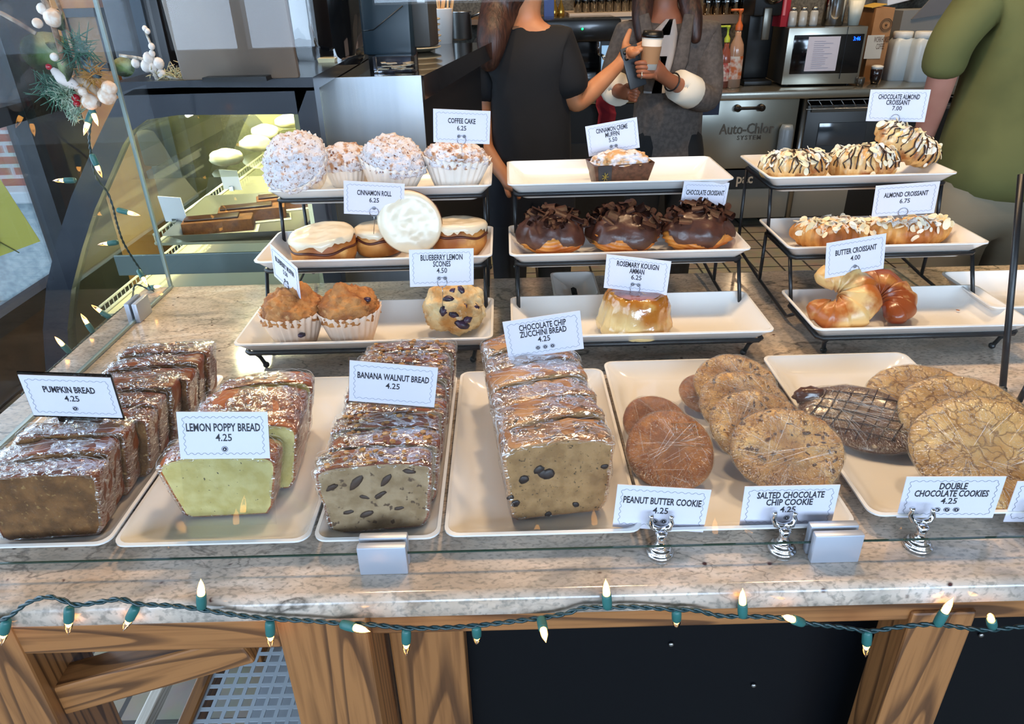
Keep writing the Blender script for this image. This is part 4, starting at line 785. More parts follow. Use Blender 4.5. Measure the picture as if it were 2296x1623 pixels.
# ---------------------------------------------------------------- wrapped bread slices
def outline(w, h, taper, dome, n=64, skew=0, r=.012, s=0, bump=.0015):
    """closed loaf cross-section, base at z=0"""
    base = []; wb = w/2-taper
    pts = [(-wb+r*.5, 0), (wb-r*.5, 0)]; N = 9
    out = []
    for i in range(N+1): out.append((-wb+r*.5+(2*wb-r)*i/N, 0))
    for i in range(N): f = (i+1)/N; out.append((wb+taper*f, .004+(h-.012)*f))
    M = 22
    for i in range(1, M): a = pi*i/M; x = (w/2)*cos(a); f = abs(sin(a))**.55; out.append((x, h-.008+f*dome+.004*f+skew*x))
    for i in range(N+1): f = 1-i/N; out.append((-wb-taper*f, .004+(h-.012)*f))
    return out
def bread(name, lab, loc, rot, w, h, th, m_crust, m_crumb, taper=.008, dome=.008, bumps=.0018, bf=60, seed=0, grp=None, film=True, nuts=0, m_nut=None):
    t = thing(name, lab, 'bread slice', loc, rot, grp); ol = outline(w, h, taper, dome)
    ny = 7; b = BM(); rings = []
    for j in range(ny+1):
        y = -th/2+th*j/ny; e = 1-.015*(1 if j in (0, ny) else 0); ring = []
        for x, z in ol:
            v = Vector((x*e, y, z)); k = 1 if z > h*.6 else .35; d = Vector((x, 0, z-h*.45)).normalized()
            v += d*(fr((v.x, v.y, v.z), bf, seed+1, 3)*bumps*k+fr(v, 18, seed, 2)*bumps*1.2*k); ring.append(v)
        rings.append(ring)
    loft(b, rings, False, False); obj('crust', b, m_crust, t)
    for s, yy in ((0, -th/2), (1, th/2)):
        ring = rings[0 if s == 0 else -1]; c = Vector((0, yy, h*.5)); b = BM(); k1 = [b.verts.new(v) for v in ring]; prev = k1
        for q in (.965, .8, .5, .2):
            cur = [b.verts.new(c+(v-c)*q+Vector((0, fr(v*q, 70, seed+4, 3)*.0012 if q < .9 else 0, 0))) for v in ring]
            for i in range(len(cur)):
                f = b.faces.new((prev[i], prev[(i+1) % len(cur)], cur[(i+1) % len(cur)], cur[i])); f.material_index = 1 if q == .965 else 0
            prev = cur
        b.faces.new(prev); bmesh.ops.recalc_face_normals(b, faces=b.faces); obj('crumb', b, [m_crumb, m_crust], t)
    if nuts:
        rnd = random.Random(seed+5); b = BM()
        for i in range(nuts): x = rnd.uniform(-w*.42, w*.42); y = rnd.uniform(-th*.45, th*.45); zz = h-.006+(max(0, 1-(2*x/w)**2))**.3*(dome+.003); ball(b, (x, y, zz), rnd.uniform(.002, .0042), 1, (1, 1, .7), nz=.3, seed=i)
        obj('nut_topping', b, m_nut, t, False)
    if film:
        b = BM(); rr2 = []
        prof = [(-th/2-.0016, .93), (-th/2-.0018, .985), (-th/2-.0008, 1.012)] + [(-th/2+th*j/6, 1.02) for j in range(1, 6)] + [(th/2+.0008, 1.012), (th/2+.0018, .985), (th/2+.0016, .93)]
        for y, q in prof:
            ring = []
            for x, z in ol:
                v = Vector((x*q, y, h*.45+(z-h*.45)*q)); g = fr(v, 45, seed+9, 2)
                d = Vector((x, 0, z-h*.45)).normalized(); v += d*(.0018*g+.0014*sin(90*v.x+40*g+seed)*(1 if z > h*.5 else .4)); v.y += .0008*g
                if v.z < .0012: v.z = .0012
                ring.append(v)
            rr2.append(ring)
        loft(b, rr2, False, False)
        rnd = random.Random(seed+77); topi = [i for i, (x, z) in enumerate(ol) if z > h*.8]
        for k_ in range(34):
            i0 = rnd.choice(topi); y0 = rnd.uniform(-th/2, th/2); n_ = rnd.randint(2, 5); sl_ = rnd.uniform(-.6, .6); pp = []
            for j_ in range(n_+1):
                x, z = ol[min(len(ol)-1, i0+j_)]; yy = max(-th/2, min(th/2, y0+sl_*th*j_/n_)); pp.append((x*1.035, yy, h*.45+(z-h*.45)*1.035+.0026))
            tube(b, pp, rnd.choice((.00018, .00026)), 3, mi=1)
        o = obj('plastic_wrap', b, [M_WRAP, M_GLINT], t)
        c = [Vector((x*.93, -th/2-.0016, h*.45+(z-h*.45)*.93)) for x, z in ol]
        b = BM(); cc = Vector((0, -th/2-.001, h*.42)); prev = [b.verts.new(v) for v in c]
        for q in (.7, .4, .12):
            cur = [b.verts.new(cc+(v-cc)*q+Vector((0, .001*fr(v*q, 40, seed, 2), 0))) for v in c]
            for i in range(len(cur)): b.faces.new((prev[i], prev[(i+1) % len(cur)], cur[(i+1) % len(cur)], cur[i]))
            prev = cur
        b.faces.new(prev); obj('wrap_face', b, pane_mat('cling_film_flat', (.97, .97, .97), gloss=.35, rough=.12, bump=.6, bscale=40, ramp=(.64, .9, .12)), t)
    return t
M_PCR = mat('pumpkin_crust', '7a3d18', .4, c2='5e2c10', cscale=25, c3='a4672f', c3scale=40, bump=.5, bscale=120)
M_PCB = mat('pumpkin_crumb', '855a30', .85, c2='62401e', cscale=60, c3='a98552', c3scale=200, bump=.8, bscale=400)
M_LCR = mat('lemon_crust', 'a8571c', .4, c2='7c3a12', cscale=30, bump=.4, bscale=160)
M_LCB = mat('lemon_crumb', 'd6c684', .85, c2='c6b36c', cscale=60, c3='5a5140', c3scale=330, c3lo=.68, c3hi=.72, bump=.5, bscale=220, detail=2)
M_BCR = mat('banana_crust', '87421a', .4, c2='612c10', cscale=30, c3='b5833f', c3scale=60, bump=.7, bscale=140)
M_BCB = mat('banana_crumb', 'a98e6c', .85, c2='8f7452', cscale=60, c3='5a4430', c3scale=110, c3lo=.62, c3hi=.67, bump=.7, bscale=200, detail=2)
M_ZCR = mat('zucchini_crust', 'b58558', .5, c2='8a5a34', cscale=22, c3='c99a66', c3scale=35, bump=.6, bscale=90)
M_ZCB = mat('zucchini_crumb', 'a57e50', .85, c2='8c683e', cscale=70, c3='4c3a22', c3scale=330, c3lo=.62, c3hi=.68, bump=.6, bscale=220, detail=3)
M_NUT = mat('walnut_crumbs', 'b98a4e', .6, c2='7d4c22', cscale=120)
ORD = ['front', 'second', 'third', 'fourth', 'fifth', 'sixth', 'seventh', 'eighth', 'last']
def rowlab(kind, i, n, extra=''):
    w_ = 'front slice' if i == 0 else ('rearmost slice' if i == n-1 else ORD[i]+' slice from the front')
    return f'plastic wrapped {kind}, {w_} of its loaf' + extra
# banana walnut
nB = 8
p0 = atZ(842, 1193, TF); 
for i in range(nB):
    f = i/(nB-1); y = .607+f*.255; x = p0.x+ (-.004 if i % 2 else .003)+f*.0; 
    bread('banana_bread_slice', rowlab('banana walnut bread', i, nB), (-.1425+.005*f+(.003 if i % 2 else -.002), y, TF), (R(random.uniform(-3, 3)-2), 0, R(5-random.uniform(0, 3) if i == 0 else random.uniform(-1, 3))), .118, .078+random.uniform(-.002, .003), .032, M_BCR, M_BCB, .008, .006, .0022, 70, 20+i, 'banana walnut bread slices', nuts=26, m_nut=M_NUT)
nZ = 6
for i in range(nZ):
    f = i/(nZ-1); y = .627+f*.215
    bread('zucchini_bread_slice', rowlab('chocolate chip zucchini bread', i, nZ), (.044-.022*f, y, TF+.0), (R(-2-2*f), 0, R(7 if i == 0 else 15)), .116, .086+.002*(i % 2), .039, M_ZCR, M_ZCB, .007, .012, .003, 40, 40+i, 'zucchini bread slices')
# chips in the front face
tz = [o for o in bpy.data.objects if o.name.startswith('zucchini_bread_slice')][0]
b = BM()
for x, z, r in ((-.037, .052, .006), (-.022, .062, .006), (-.012, .056, .0075), (-.017, .057, .006), (-.047, .022, .005), (.048, .058, .004), (.018, .012, .004), (-.012, .003, .004), (-.052, .03, .004)):
    ball(b, (x, -.0198, z*.98), r, 2, (1, .3, .8), (0, random.uniform(-1, 1), 0), nz=.3, seed=x*99)
obj('chocolate_chips', b, mat('choc_chip', '1e100c', .5), tz, True)
nP = 9
for i in range(nP):
    f = i/(nP-1); xs = -.573+.165*f**1.0; y = .607+.263*f
    bread('pumpkin_bread_slice', rowlab('pumpkin bread', i, nP), (-.494+.028*f+(.005 if i % 3 == 0 else 0), y, TF), (R(-4), 0, R(4+3*(i % 2))), .125 if i == 0 else .118, .077+.003*((i*7) % 3), .029, M_PCR, M_PCB, .010, .005, .003, 45, 60+i, 'pumpkin bread slices')
lx = [(-.314, .640, .122, .070, 0, 2, .036, 'thin front one'), (-.303, .706, .122, .080, 0, 4, .082, 'thick middle one with broad orange crust'), (-.304, .772, .112, .076, -4, 8, .03, 'rearmost one')]
for i, (x, y, w_, h_, ln, rz, th_, nm) in enumerate(lx):
    bread('lemon_bread_slice', f'plastic wrapped lemon poppy bread slice, the {nm}', (x, y, TF), (R(ln), 0, R(rz)), w_, h_, th_, M_LCR, M_LCB, .013, .013, .0012, 30, 80+i, 'lemon poppy bread slices')
tb = [o for o in bpy.data.objects if o.name.startswith('banana_bread_slice')][0]; b = BM()
for x, z, r in ((-.018, .062, .0075), (.012, .062, .006), (.004, .044, .005), (-.012, .043, .004), (-.03, .026, .0045), (-.012, .022, .006), (.036, .07, .005), (.022, .026, .004), (-.043, .058, .005)): ball(b, (x, -.0162, z), r, 2, (1.4, .3, .6), (0, random.uniform(-1, 1), 0), nz=.35, seed=z*99)
obj('walnut_pieces', b, mat('walnut_dark', '3c2a1e', .6), tb, True)
# ---------------------------------------------------------------- cookies
def cookie(name, lab, c, r, th, rot, m, seed, grp, sc=(1, .86), cracks=.0012, cf=60, film=True, edge=.02):
    t = thing(name, lab, 'cookie', c, rot, grp); b = BM(); seg = 56; prof = [(0.001, th*.5), (.25, th*.5), (.5, th*.48), (.75, th*.42), (.9, th*.28), (.985, th*.06), (1, -th*.12), (.95, -th*.4), (.7, -th*.5), (.001, -th*.5)]
    lathe(b, [(p*r, z) for p, z in prof], seg)
    for v in b.verts:
        k = 1+edge*fr((v.co.x, v.co.y, 0), 14, seed, 2)*2.2; v.co.x *= sc[0]*k; v.co.y *= sc[1]*k
    bmesh.ops.subdivide_edges(b, edges=b.edges, cuts=1, use_grid_fill=True)
    displ(b, cracks, cf, seed, 4, w=lambda p: 1 if p.z > 0 else .3); obj('dough', b, m, t)
    if film:
        b = BM(); lathe(b, [(p*r*1.02, z*1.12+(.0008 if z > 0 else -.0005)) for p, z in prof], 48)
        for v in b.verts: k = 1+edge*fr((v.co.x, v.co.y, 0), 14, seed, 2)*2.2+.012*sin(11*math.atan2(v.co.y, v.co.x)+seed); v.co.x *= sc[0]*k; v.co.y *= sc[1]*k; v.co.z += .0012*fr(v.co, 55, seed+3, 2)
        rnd = random.Random(int(seed*10)); zf = lambda q: [z for (a_, z0_), (b_, z1_) in zip(prof, prof[1:]) for z in [z0_+(z1_-z0_)*(q-a_)/(b_-a_+1e-9)] if a_ <= q <= b_][0]
        cs = [(rnd.uniform(-.7, .7), rnd.uniform(-.7, .2)) for _ in range(3)]
        for k_ in range(54):
            cx, cy = cs[k_ % 3]; a_ = rnd.choice((.3, 1.9, 3.4, 5.0))+rnd.gauss(0, .28)+k_ % 3; q0 = rnd.uniform(.05, .5); q1 = min(.97, q0+rnd.uniform(.2, .6)); pp = []
            for j_ in range(7):
                qq = q0+(q1-q0)*j_/6; x = cx*(1-qq)+qq*cos(a_); y = cy*(1-qq)+qq*sin(a_); rr_ = min(.98, math.hypot(x, y)); kk = 1+edge*fr((x*r, y*r, 0), 14, seed, 2)*2.2; pp.append((x*r*sc[0]*kk, y*r*sc[1]*kk, zf(max(.002, rr_))*1.12+.0021+.0004*sin(j_)))
            tube(b, pp, rnd.choice((.00016, .00022, .0003)), 3, mi=1)
        obj('plastic_wrap', b, [M_WRAPC, M_GLINT], t)
    return t
M_WRAPC = pane_mat('cling_film_cookie', (.98, .97, .95), gloss=.3, rough=.2, bump=1.0, bscale=75, radial=True, ramp=(.7, .8, .3), gcol=(1, .95, .85), lines=(.03, .6, .9))
M_PB = mat('peanut_dough', 'b06a28', .6, c2='8a4a18', cscale=70, bump=.7, bscale=150)
M_SC = mat('salted_dough', 'd0a468', .65, c2='a8763e', cscale=60, c3='4a2a1c', c3scale=90, c3lo=.6, c3hi=.66, bump=.9, bscale=90)
M_CK = mat('crinkle_dough', 'd2ad70', .65, c2='bd9150', cscale=50, bump=.5, bscale=90)
def crackle(M, sc, dark, w=.05):
    nt = M.node_tree; L = nt.links; p = nt.nodes['Principled BSDF']; tc = nd(nt, 'ShaderNodeTexCoord'); n = nd(nt, 'ShaderNodeTexNoise'); n.inputs['Scale'].default_value = sc*1.3; L.new(tc.outputs['Object'], n.inputs['Vector'])
    mx0 = nd(nt, 'ShaderNodeMix', data_type='RGBA'); mx0.inputs['Factor'].default_value = .02; L.new(tc.outputs['Object'], mx0.inputs['A']); L.new(n.outputs['Color'], mx0.inputs['B'])
    v = nd(nt, 'ShaderNodeTexVoronoi', feature='DISTANCE_TO_EDGE'); v.inputs['Scale'].default_value = sc; L.new(mx0.outputs['Result'], v.inputs['Vector'])
    r = nd(nt, 'ShaderNodeMapRange'); r.inputs['From Max'].default_value = w; r.inputs['To Min'].default_value = 1; r.inputs['To Max'].default_value = 0; L.new(v.outputs['Distance'], r.inputs['Value'])
    mx = nd(nt, 'ShaderNodeMix', data_type='RGBA'); src = p.inputs['Base Color'].links[0].from_socket; L.new(src, mx.inputs['A']); mx.inputs['B'].default_value = col(hx(dark)); L.new(r.outputs[0], mx.inputs['Factor']); L.new(mx.outputs['Result'], p.inputs['Base Color'])
crackle(M_CK, 55, '7a5228', .08); crackle(M_SC, 75, '7a4a26', .05)
def cpos(px, py, z): return atZ(px, py, z)
# (px, py, height above tray, r, tilt, spin)
def place_cookies(L_, name, m, grp, **k):
    for i, (px, py, hz, r, tx, tz_, lab, th) in enumerate(L_):
        p = atZ(px, py, TF+hz); cookie(name, lab, p, r, th, (R(tx), 0, R(tz_)), m, i*3.7+len(name), grp, **k)
place_cookies([(1470, 945, .030, .040, 24, 10, 'plastic wrapped peanut butter cookie, the farther one of the leaning pair', .012), (1502, 1010, .034, .050, 34, 0, 'plastic wrapped peanut butter cookie in front, with fork marks', .014), (1580, 880, .018, .034, 20, 10, 'peanut butter cookie half hidden behind the salted chocolate chip cookies', .012)], 'peanut_butter_cookie', M_PB, 'peanut butter cookies', sc=(1, .98), cracks=.0006, cf=40)
tpb = [o for o in bpy.data.objects if o.name.startswith('peanut_butter_cookie')][1]; b = BM()
for i in range(5): tube(b, [(.004, .003+.007*i, .0070), (.038-.001*i, .003+.007*i, .0062)], .0012, 6)
for i in range(5): tube(b, [(-.02+.009*i, -.012, .0068), (-.018+.009*i, -.040+.001*i, .005)], .0012, 6)
obj('fork_ridges', b, mat('peanut_ridge', '9a5a24', .6), tpb)
place_cookies([(1650, 862, .036, .055, 26, 8, 'plastic wrapped salted chocolate chip cookie, rearmost of the leaning row', .014), (1668, 905, .040, .056, 28, 5, 'plastic wrapped salted chocolate chip cookie, third from the front of the row', .014), (1700, 955, .043, .056, 31, 0, 'plastic wrapped salted chocolate chip cookie, second from the front of the row', .014), (1765, 1010, .046, .059, 34, -18, 'plastic wrapped salted chocolate chip cookie in front with dark chunks', .015)], 'chocolate_chip_cookie', M_SC, 'salted chocolate chip cookies', cracks=.0028, cf=55)
place_cookies([(2075, 900, .03, .068, 24, -15, 'plastic wrapped crinkle cookie, lowest and rearmost of three', .012), (2160, 938, .042, .070, 28, -18, 'plastic wrapped crinkle cookie, middle of three', .012), (2215, 1012, .046, .078, 32, -22, 'plastic wrapped large crinkle cookie in front of the others', .013)], 'crinkle_cookie', M_CK, 'crinkle cookies', cracks=.0016, cf=45)
for nmx, kk in (('chocolate_chip_cookie', 26), ('chocolate_chip_cookie.003', 40), ('chocolate_chip_cookie.002', 30)):
    oc = bpy.data.objects.get(nmx); rnd = random.Random(kk); b = BM()
    for i in range(kk):
        a_ = rnd.uniform(0, 6.3); q_ = .05*math.sqrt(rnd.random()); ball(b, (q_*cos(a_), q_*.84*sin(a_), .0072-(q_/.05)**4*.004), rnd.uniform(.0018, .0042), 1, (rnd.uniform(.6, 1.8), .6, .45), (0, 0, rnd.uniform(0, 3)), nz=.4, seed=i)
    obj('chocolate_chunks', b, mat('chunk_dark', '4a2a1e', .5), oc)
p = atZ(1932, 935, TF+.026); M_CHD = mat('choc_dough', '4d2a1a', .28, c2='5f3823', cscale=18, coat=.4, bump=.2, bscale=80)
tdc = cookie('double_chocolate_cookie', 'plastic wrapped dark chocolate cookie with a drizzled grid and a pointed end', p, .067, .016, (R(22), 0, R(-32)), M_CHD, 5.5, 'double chocolate cookies', sc=(1.08, .74), cracks=.001, cf=30, edge=.06)
b = BM(); rnd = random.Random(4)
for i in range(9): x = -.055+.0135*i; tube(b, [(x+rnd.uniform(-.003, .003), -.042+abs(x)*.3, .0078), (x+.006, 0, .0093), (x+.012+rnd.uniform(-.004, .004), .042-abs(x)*.35, .0078)], .0008, 5)
for i in range(5): y = -.03+.0145*i; tube(b, [(-.058+abs(y)*.6, y-.004, .0074), (0, y+rnd.uniform(-.002, .002), .0095), (.06-abs(y)*.6, y+.003, .0075)], .0008, 5)
obj('drizzle', b, mat('choc_drizzle', '351a10', .3), tdc)
b = BM(); ball(b, (-.066, .012, .004), .016, 3, (1.2, .7, .6), (0, 0, .5), nz=.25, nf=2); obj('dough_tip', b, M_CHD, tdc)
# ---------------------------------------------------------------- muffins and rolls
def cup(bm, r0, r1, h, n=26, z0=0):
    seg = n*4; prof = [(.0, 0), (r0*.9, 0), (r0, .001)]+[(r0+(r1-r0)*i/6, h*i/6) for i in range(1, 7)]
    def fn(a, u): return 1+(.045*cos(n*a))*min(1, max(0, (u-.2)*3))
    rings = lathe(bm, prof, seg, fn=fn)
    for j, v in enumerate(rings[-1]): v.co.z += h*.035*cos(n*2*pi*j/seg)
    # inner skin
    r2 = lathe(bm, [(r1*.985, h*.99), (r0*.97, h*.2)], seg, fn=lambda a, u: 1+.035*cos(n*a))
    for a, c in zip(rings[-1], r2[0]): c.co.z = a.co.z
    for j in range(seg): bm.faces.new((rings[-1][j], rings[-1][(j+1) % seg], r2[0][(j+1) % seg], r2[0][j]))
def dome(r, hz, amp, f, seed, sub=5, flat=.0):
    b = BM(); bmesh.ops.create_icosphere(b, subdivisions=sub, radius=1)
    bmesh.ops.delete(b, geom=[v for v in b.verts if v.co.z < -.35], context='VERTS')
    for v in b.verts:
        n = v.co.normalized(); v.co = Vector((n.x*r, n.y*r, n.z*hz)); g = fr(n, f*.8, seed, 2); g3 = fr(n, f*2.2, seed+4, 2); g2 = fr(n, f*.3, seed+2, 2); v.co += n*(amp*abs(g)*1.3+amp*.5*abs(g3)+amp*.9*g2)
    return b
M_CUPW = mat('muffin_paper', 'e8ddd2', .6, sss=0)
def sugar_mat(name, base, dark, sc=38, lo=.44, hi=.56, white='ddd8dc'):
    return mat(name, white, .75, c2=base, cscale=sc*1.6, lo=lo-.05, hi=hi-.05, c3=dark, c3scale=sc*3, c3lo=.58, c3hi=.66, bump=1.0, bscale=sc*5)
M_SUG = sugar_mat('powdered_crumb', 'b98a66', '7d4a30', 55, .52, .64); M_SUG2 = sugar_mat('powdered_crumb_light', 'c4977a', '6e3d26', 70, .58, .72)
def muffin(name, lab, loc, rot, r0, r1, h, dr, dh, dz, amp, f, seed, m, grp, cupm=M_CUPW, berries=(), knob=None):
    t = thing(name, lab, 'muffin', loc, rot, grp); b = BM(); cup(b, r0, r1, h); obj('paper_cup', b, cupm, t)
    b = dome(dr, dh, amp, f, seed)
    for v in b.verts: v.co.z += dz
    if knob:
        for v in b.verts:
            d = (Vector((v.co.x, v.co.y))-Vector(knob[:2])).length
            if d < knob[2]: v.co.z += knob[3]*(1-(d/knob[2])**2)
    obj('crumb_top', b, m, t)
    for i, (x, y, z, r) in enumerate(berries):
        b = BM(); ball(b, (x, y, z), r, 2, (1, 1, .6), nz=.3, seed=i); obj('blueberry', b, mat('blueberry', '1d1426', .35, c2='3a2140', cscale=90), t)
    return t
z2 = CT+TIER[2][0]-.0255; z1 = CT+TIER[1][0]-.0255; z0 = CT+TIER[0][0]-.0255
def X(px, py, Y): return atY(px, py, Y).x
g = 'powdered coffee cakes'
muffin('coffee_cake_muffin', 'coffee cake muffin with white powdered top tipped toward the glass, beside the case', (X(697, 380, 1.30)-.004, 1.292, z2+.028), (R(42), R(-14), 0), .034, .058, .058, .053, .034, .052, .0068, 6, 1, M_SUG2, g)
muffin('coffee_cake_muffin', 'smaller coffee cake muffin with browner side wedged behind two powdered ones', (X(775, 350, 1.35), 1.352, z2), (0, 0, .5), .03, .046, .05, .046, .030, .045, .004, 6, 2, M_SUG, g)
muffin('coffee_cake_muffin', 'upright powdered coffee cake muffin in the middle of the top platter', (X(870, 350, 1.30), 1.303, z2), (R(12), 0, 1), .036, .060, .060, .054, .034, .058, .0068, 6, 3, M_SUG2, g)
muffin('coffee_cake_muffin', 'powdered coffee cake muffin under the 6.25 card at the platter end', (X(1017, 350, 1.305), 1.305, z2), (R(6), 0, 2), .036, .060, .058, .054, .028, .056, .0068, 6, 4, M_SUG, g)
M_CRM = mat('brown_crumb', 'bd7f42', .7, c2='8f5424', cscale=40, c3='d3a067', c3scale=70, bump=.9, bscale=150)
M_CUPP = mat('muffin_paper_warm', 'e3c9b4', .6)
muffin('blueberry_muffin', 'brown crumb topped blueberry muffin holding the turned price card', (X(655, 700, 1.01), 1.01, z0), (0, 0, 0), .031, .048, .055, .043, .028, .053, .006, 6, 5, M_CRM, 'blueberry muffins', M_CUPP, [(.02, -.036, .028, .006)], (.02, .01, .02, .012))
muffin('blueberry_muffin', 'blueberry muffin with a tall crumb knob and visible blueberry', (X(783, 695, 1.01), 1.01, z0), (0, 0, 2), .031, .048, .055, .043, .030, .053, .006, 6, 6, M_CRM, 'blueberry muffins', M_CUPP, [(-.024, -.024, .072, .006), (.012, -.032, .070, .007)], (-.004, .01, .014, .014))
# scone
t = thing('blueberry_scone', 'round rough blueberry lemon scone tilted on its edge', 'scone', (X(1020, 700, 1.03), 1.035, z0+.040), (R(62), 0, 0)); b = BM(); bmesh.ops.create_icosphere(b, subdivisions=5, radius=1)
for v in b.verts: n = v.co.copy(); v.co = Vector((n.x*.047, n.y*.040, n.z*.028)); v.co += n*(.007*fr(n, 2.2, 4, 2)+.005*abs(fr(n, 6, 5, 2))+.0015*fr(n, 16, 5, 2))
obj('dough', b, mat('scone_dough', 'dcc393', .7, c2='b98546', cscale=26, lo=.45, hi=.62, c3='efe3c6', c3scale=50, bump=.8, bscale=120), t)
for i, (x, y, r) in enumerate(((-.008, .01, .007), (-.014, -.006, .008), (.012, .024, .006), (.0, -.014, .006), (.022, -.02, .007), (.034, -.004, .006), (.012, -.028, .009), (-.002, .022, .005), (.018, -.002, .004))):
    zz = .028*math.sqrt(max(.02, 1-(x/.047)**2-(y/.04)**2)); b = BM(); ball(b, (x, y, zz+.0012), r, 2, (1.3, .8, .5), (0, 0, i), nz=.5, nf=2, seed=i); obj('blueberry', b, mat('blueberry', '1d1426'), t)
# cinnamon rolls
M_ROLL = mat('roll_dough', 'c98a45', .5, c2='9a5520', cscale=18, c3='dca763', c3scale=30, bump=.3, bscale=90); M_ICE = mat('cream_icing', 'e0d2b8', .32, coat=.2, bump=1.0, bscale=28, bdetail=2); M_CIN = mat('cinnamon_dark', '4f2114', .4)
def roll(lab, loc, rot, r, h, seed, sx=1):
    t = thing('cinnamon_roll', lab, 'cinnamon roll', loc, rot, 'iced cinnamon rolls'); seg = 56
    P = [(0, 0), (.8, 0), (.93, .06), (1, .25), (1.02, .5), (1, .78), (.93, .93), (.8, 1), (0, 1)]
    b = BM(); lathe(b, [(p*r, q*h) for p, q in P], seg, fn=lambda a, u: 1+.04*sin(2*a+seed)+.02*fr((cos(a), sin(a), u), 2, seed))
    for v in b.verts: v.co.x *= sx
    obj('dough', b, M_ROLL, t)
    b = BM(); n = 90; pts = []
    for i in range(n): a = 2*pi*i/n*1.1; q = 1.008; pts.append((r*q*(1+.04*sin(2*a+seed))*cos(a)*sx, r*q*(1+.04*sin(2*a+seed))*sin(a), h*(.84-.30*i/n)+.002*sin(5*a)))
    tube(b, pts, .0024, 6); obj('cinnamon_swirl', b, M_CIN, t)
    b = BM(); rings = []
    for j, (p, q) in enumerate(((1.035, 0), (1.06, .0), (1.0, .06), (.92, .09), (.82, .1), (.72, .1), (.62, .1), (.52, .1), (.42, .1), (.32, .1), (.22, .1), (.12, .1), (.04, .1))):
        ring = []
        for i in range(seg):
            a = 2*pi*i/seg; k = 1+.04*sin(2*a+seed)-.015; drip = (.08+.10*abs(fr((cos(a)*2, sin(a)*2, 0), 1.5, seed, 2))*2.2+.05*sin(7*a+seed))
            z = h*(1-drip*(1 if j == 0 else .6 if j == 1 else 0))+h*q*1.0; rr = r*p*k; z += (.0005*sin(p*14+a)+.0022*fr((rr*cos(a)*22, rr*sin(a)*22, seed), 1, seed, 1))*(1 if 1 < j < 12 else 0)+ .0016*fr((rr*cos(a)*40, rr*sin(a)*40, 0), 1, seed+3, 2)*(1 if j > 1 else 0)
            ring.append((rr*cos(a)*sx, rr*sin(a), z))
        rings.append(ring)
    loft(b, rings, False, True); obj('icing', b, M_ICE, t); return t
roll('iced cinnamon roll with a dripping edge, at the platter end beside the case', (X(725, 545, 1.16), 1.165, z1), (R(2), R(-3), .4), .052, .048, 1)
roll('iced cinnamon roll mostly hidden behind the big leaning one', (X(850, 545, 1.2), 1.205, z1), (0, 0, 1), .040, .042, 2)
roll('large iced cinnamon roll propped up with its icing facing the glass', (X(915, 505, 1.15), 1.19, z1+.058), (R(78), 0, R(4)), .050, .040, 3)
roll('iced cinnamon roll between the propped roll and the platter end', (X(1030, 545, 1.185), 1.19, z1), (R(3), R(3), 2), .046, .05, 4)
# muffin in dark square cup
t = thing('square_cup_muffin', 'powdered muffin in a dark brown square paper cup alone on its platter', 'muffin', (X(1391, 375, 1.30), 1.31, z2), R(9)); b = BM()
loft(b, [[(x, y, z) for x, y in rrect(w_, d_, .004, 3)] for w_, d_, z in ((.092, .045, 0), (.112, .062, .042), (.108, .058, .042), (.09, .045, .01))]); obj('paper_cup', b, mat('dark_cup_paper', '3a211a', .35, c2='54342a', cscale=110), t, True, angle=40)
b = BM(); loft(b, [[(-.034+x, y, z) for x, y in ((-.01, -.0245), (.012, -.0245), (.0135, -.0315), (-.0115, -.0315))] + [] for z in ()] or [[(-.044, -.0232, .001), (-.022, -.0232, .001), (-.024, -.0318, .0415), (-.049, -.0318, .0415)], [(-.044, -.024, .001), (-.022, -.024, .001), (-.024, -.0326, .0415), (-.049, -.0326, .0415)]]); obj('band', b, mat('band_navy', '1c2733', .4), t, False)
b = BM(); 
for i in range(7): a = 2*pi*i/7; tube(b, [(-.035, -.0305, .022), (-.035+.006*cos(a), -.0305-.0018*sin(a), .022+.008*sin(a))], .0007, 4)
obj('gold_mark', b, mat('gold_print', 'a58f3c', .4, metal=.3), t)
b = BM(); bmesh.ops.create_icosphere(b, subdivisions=5, radius=1); bmesh.ops.delete(b, geom=[v for v in b.verts if v.co.z < -.2], context='VERTS')
for v in b.verts: n = v.co.copy(); s = lambda q: math.copysign(abs(q)**.7, q); v.co = Vector((s(n.x)*.053, s(n.y)*.029, .038+max(-.3, n.z)*.021)); v.co += n*.005*fr(n, 5, 9, 4)
obj('crumb_top', b, sugar_mat('powdered_top', 'c99a66', '8a5a30', 30, .5, .62), t)
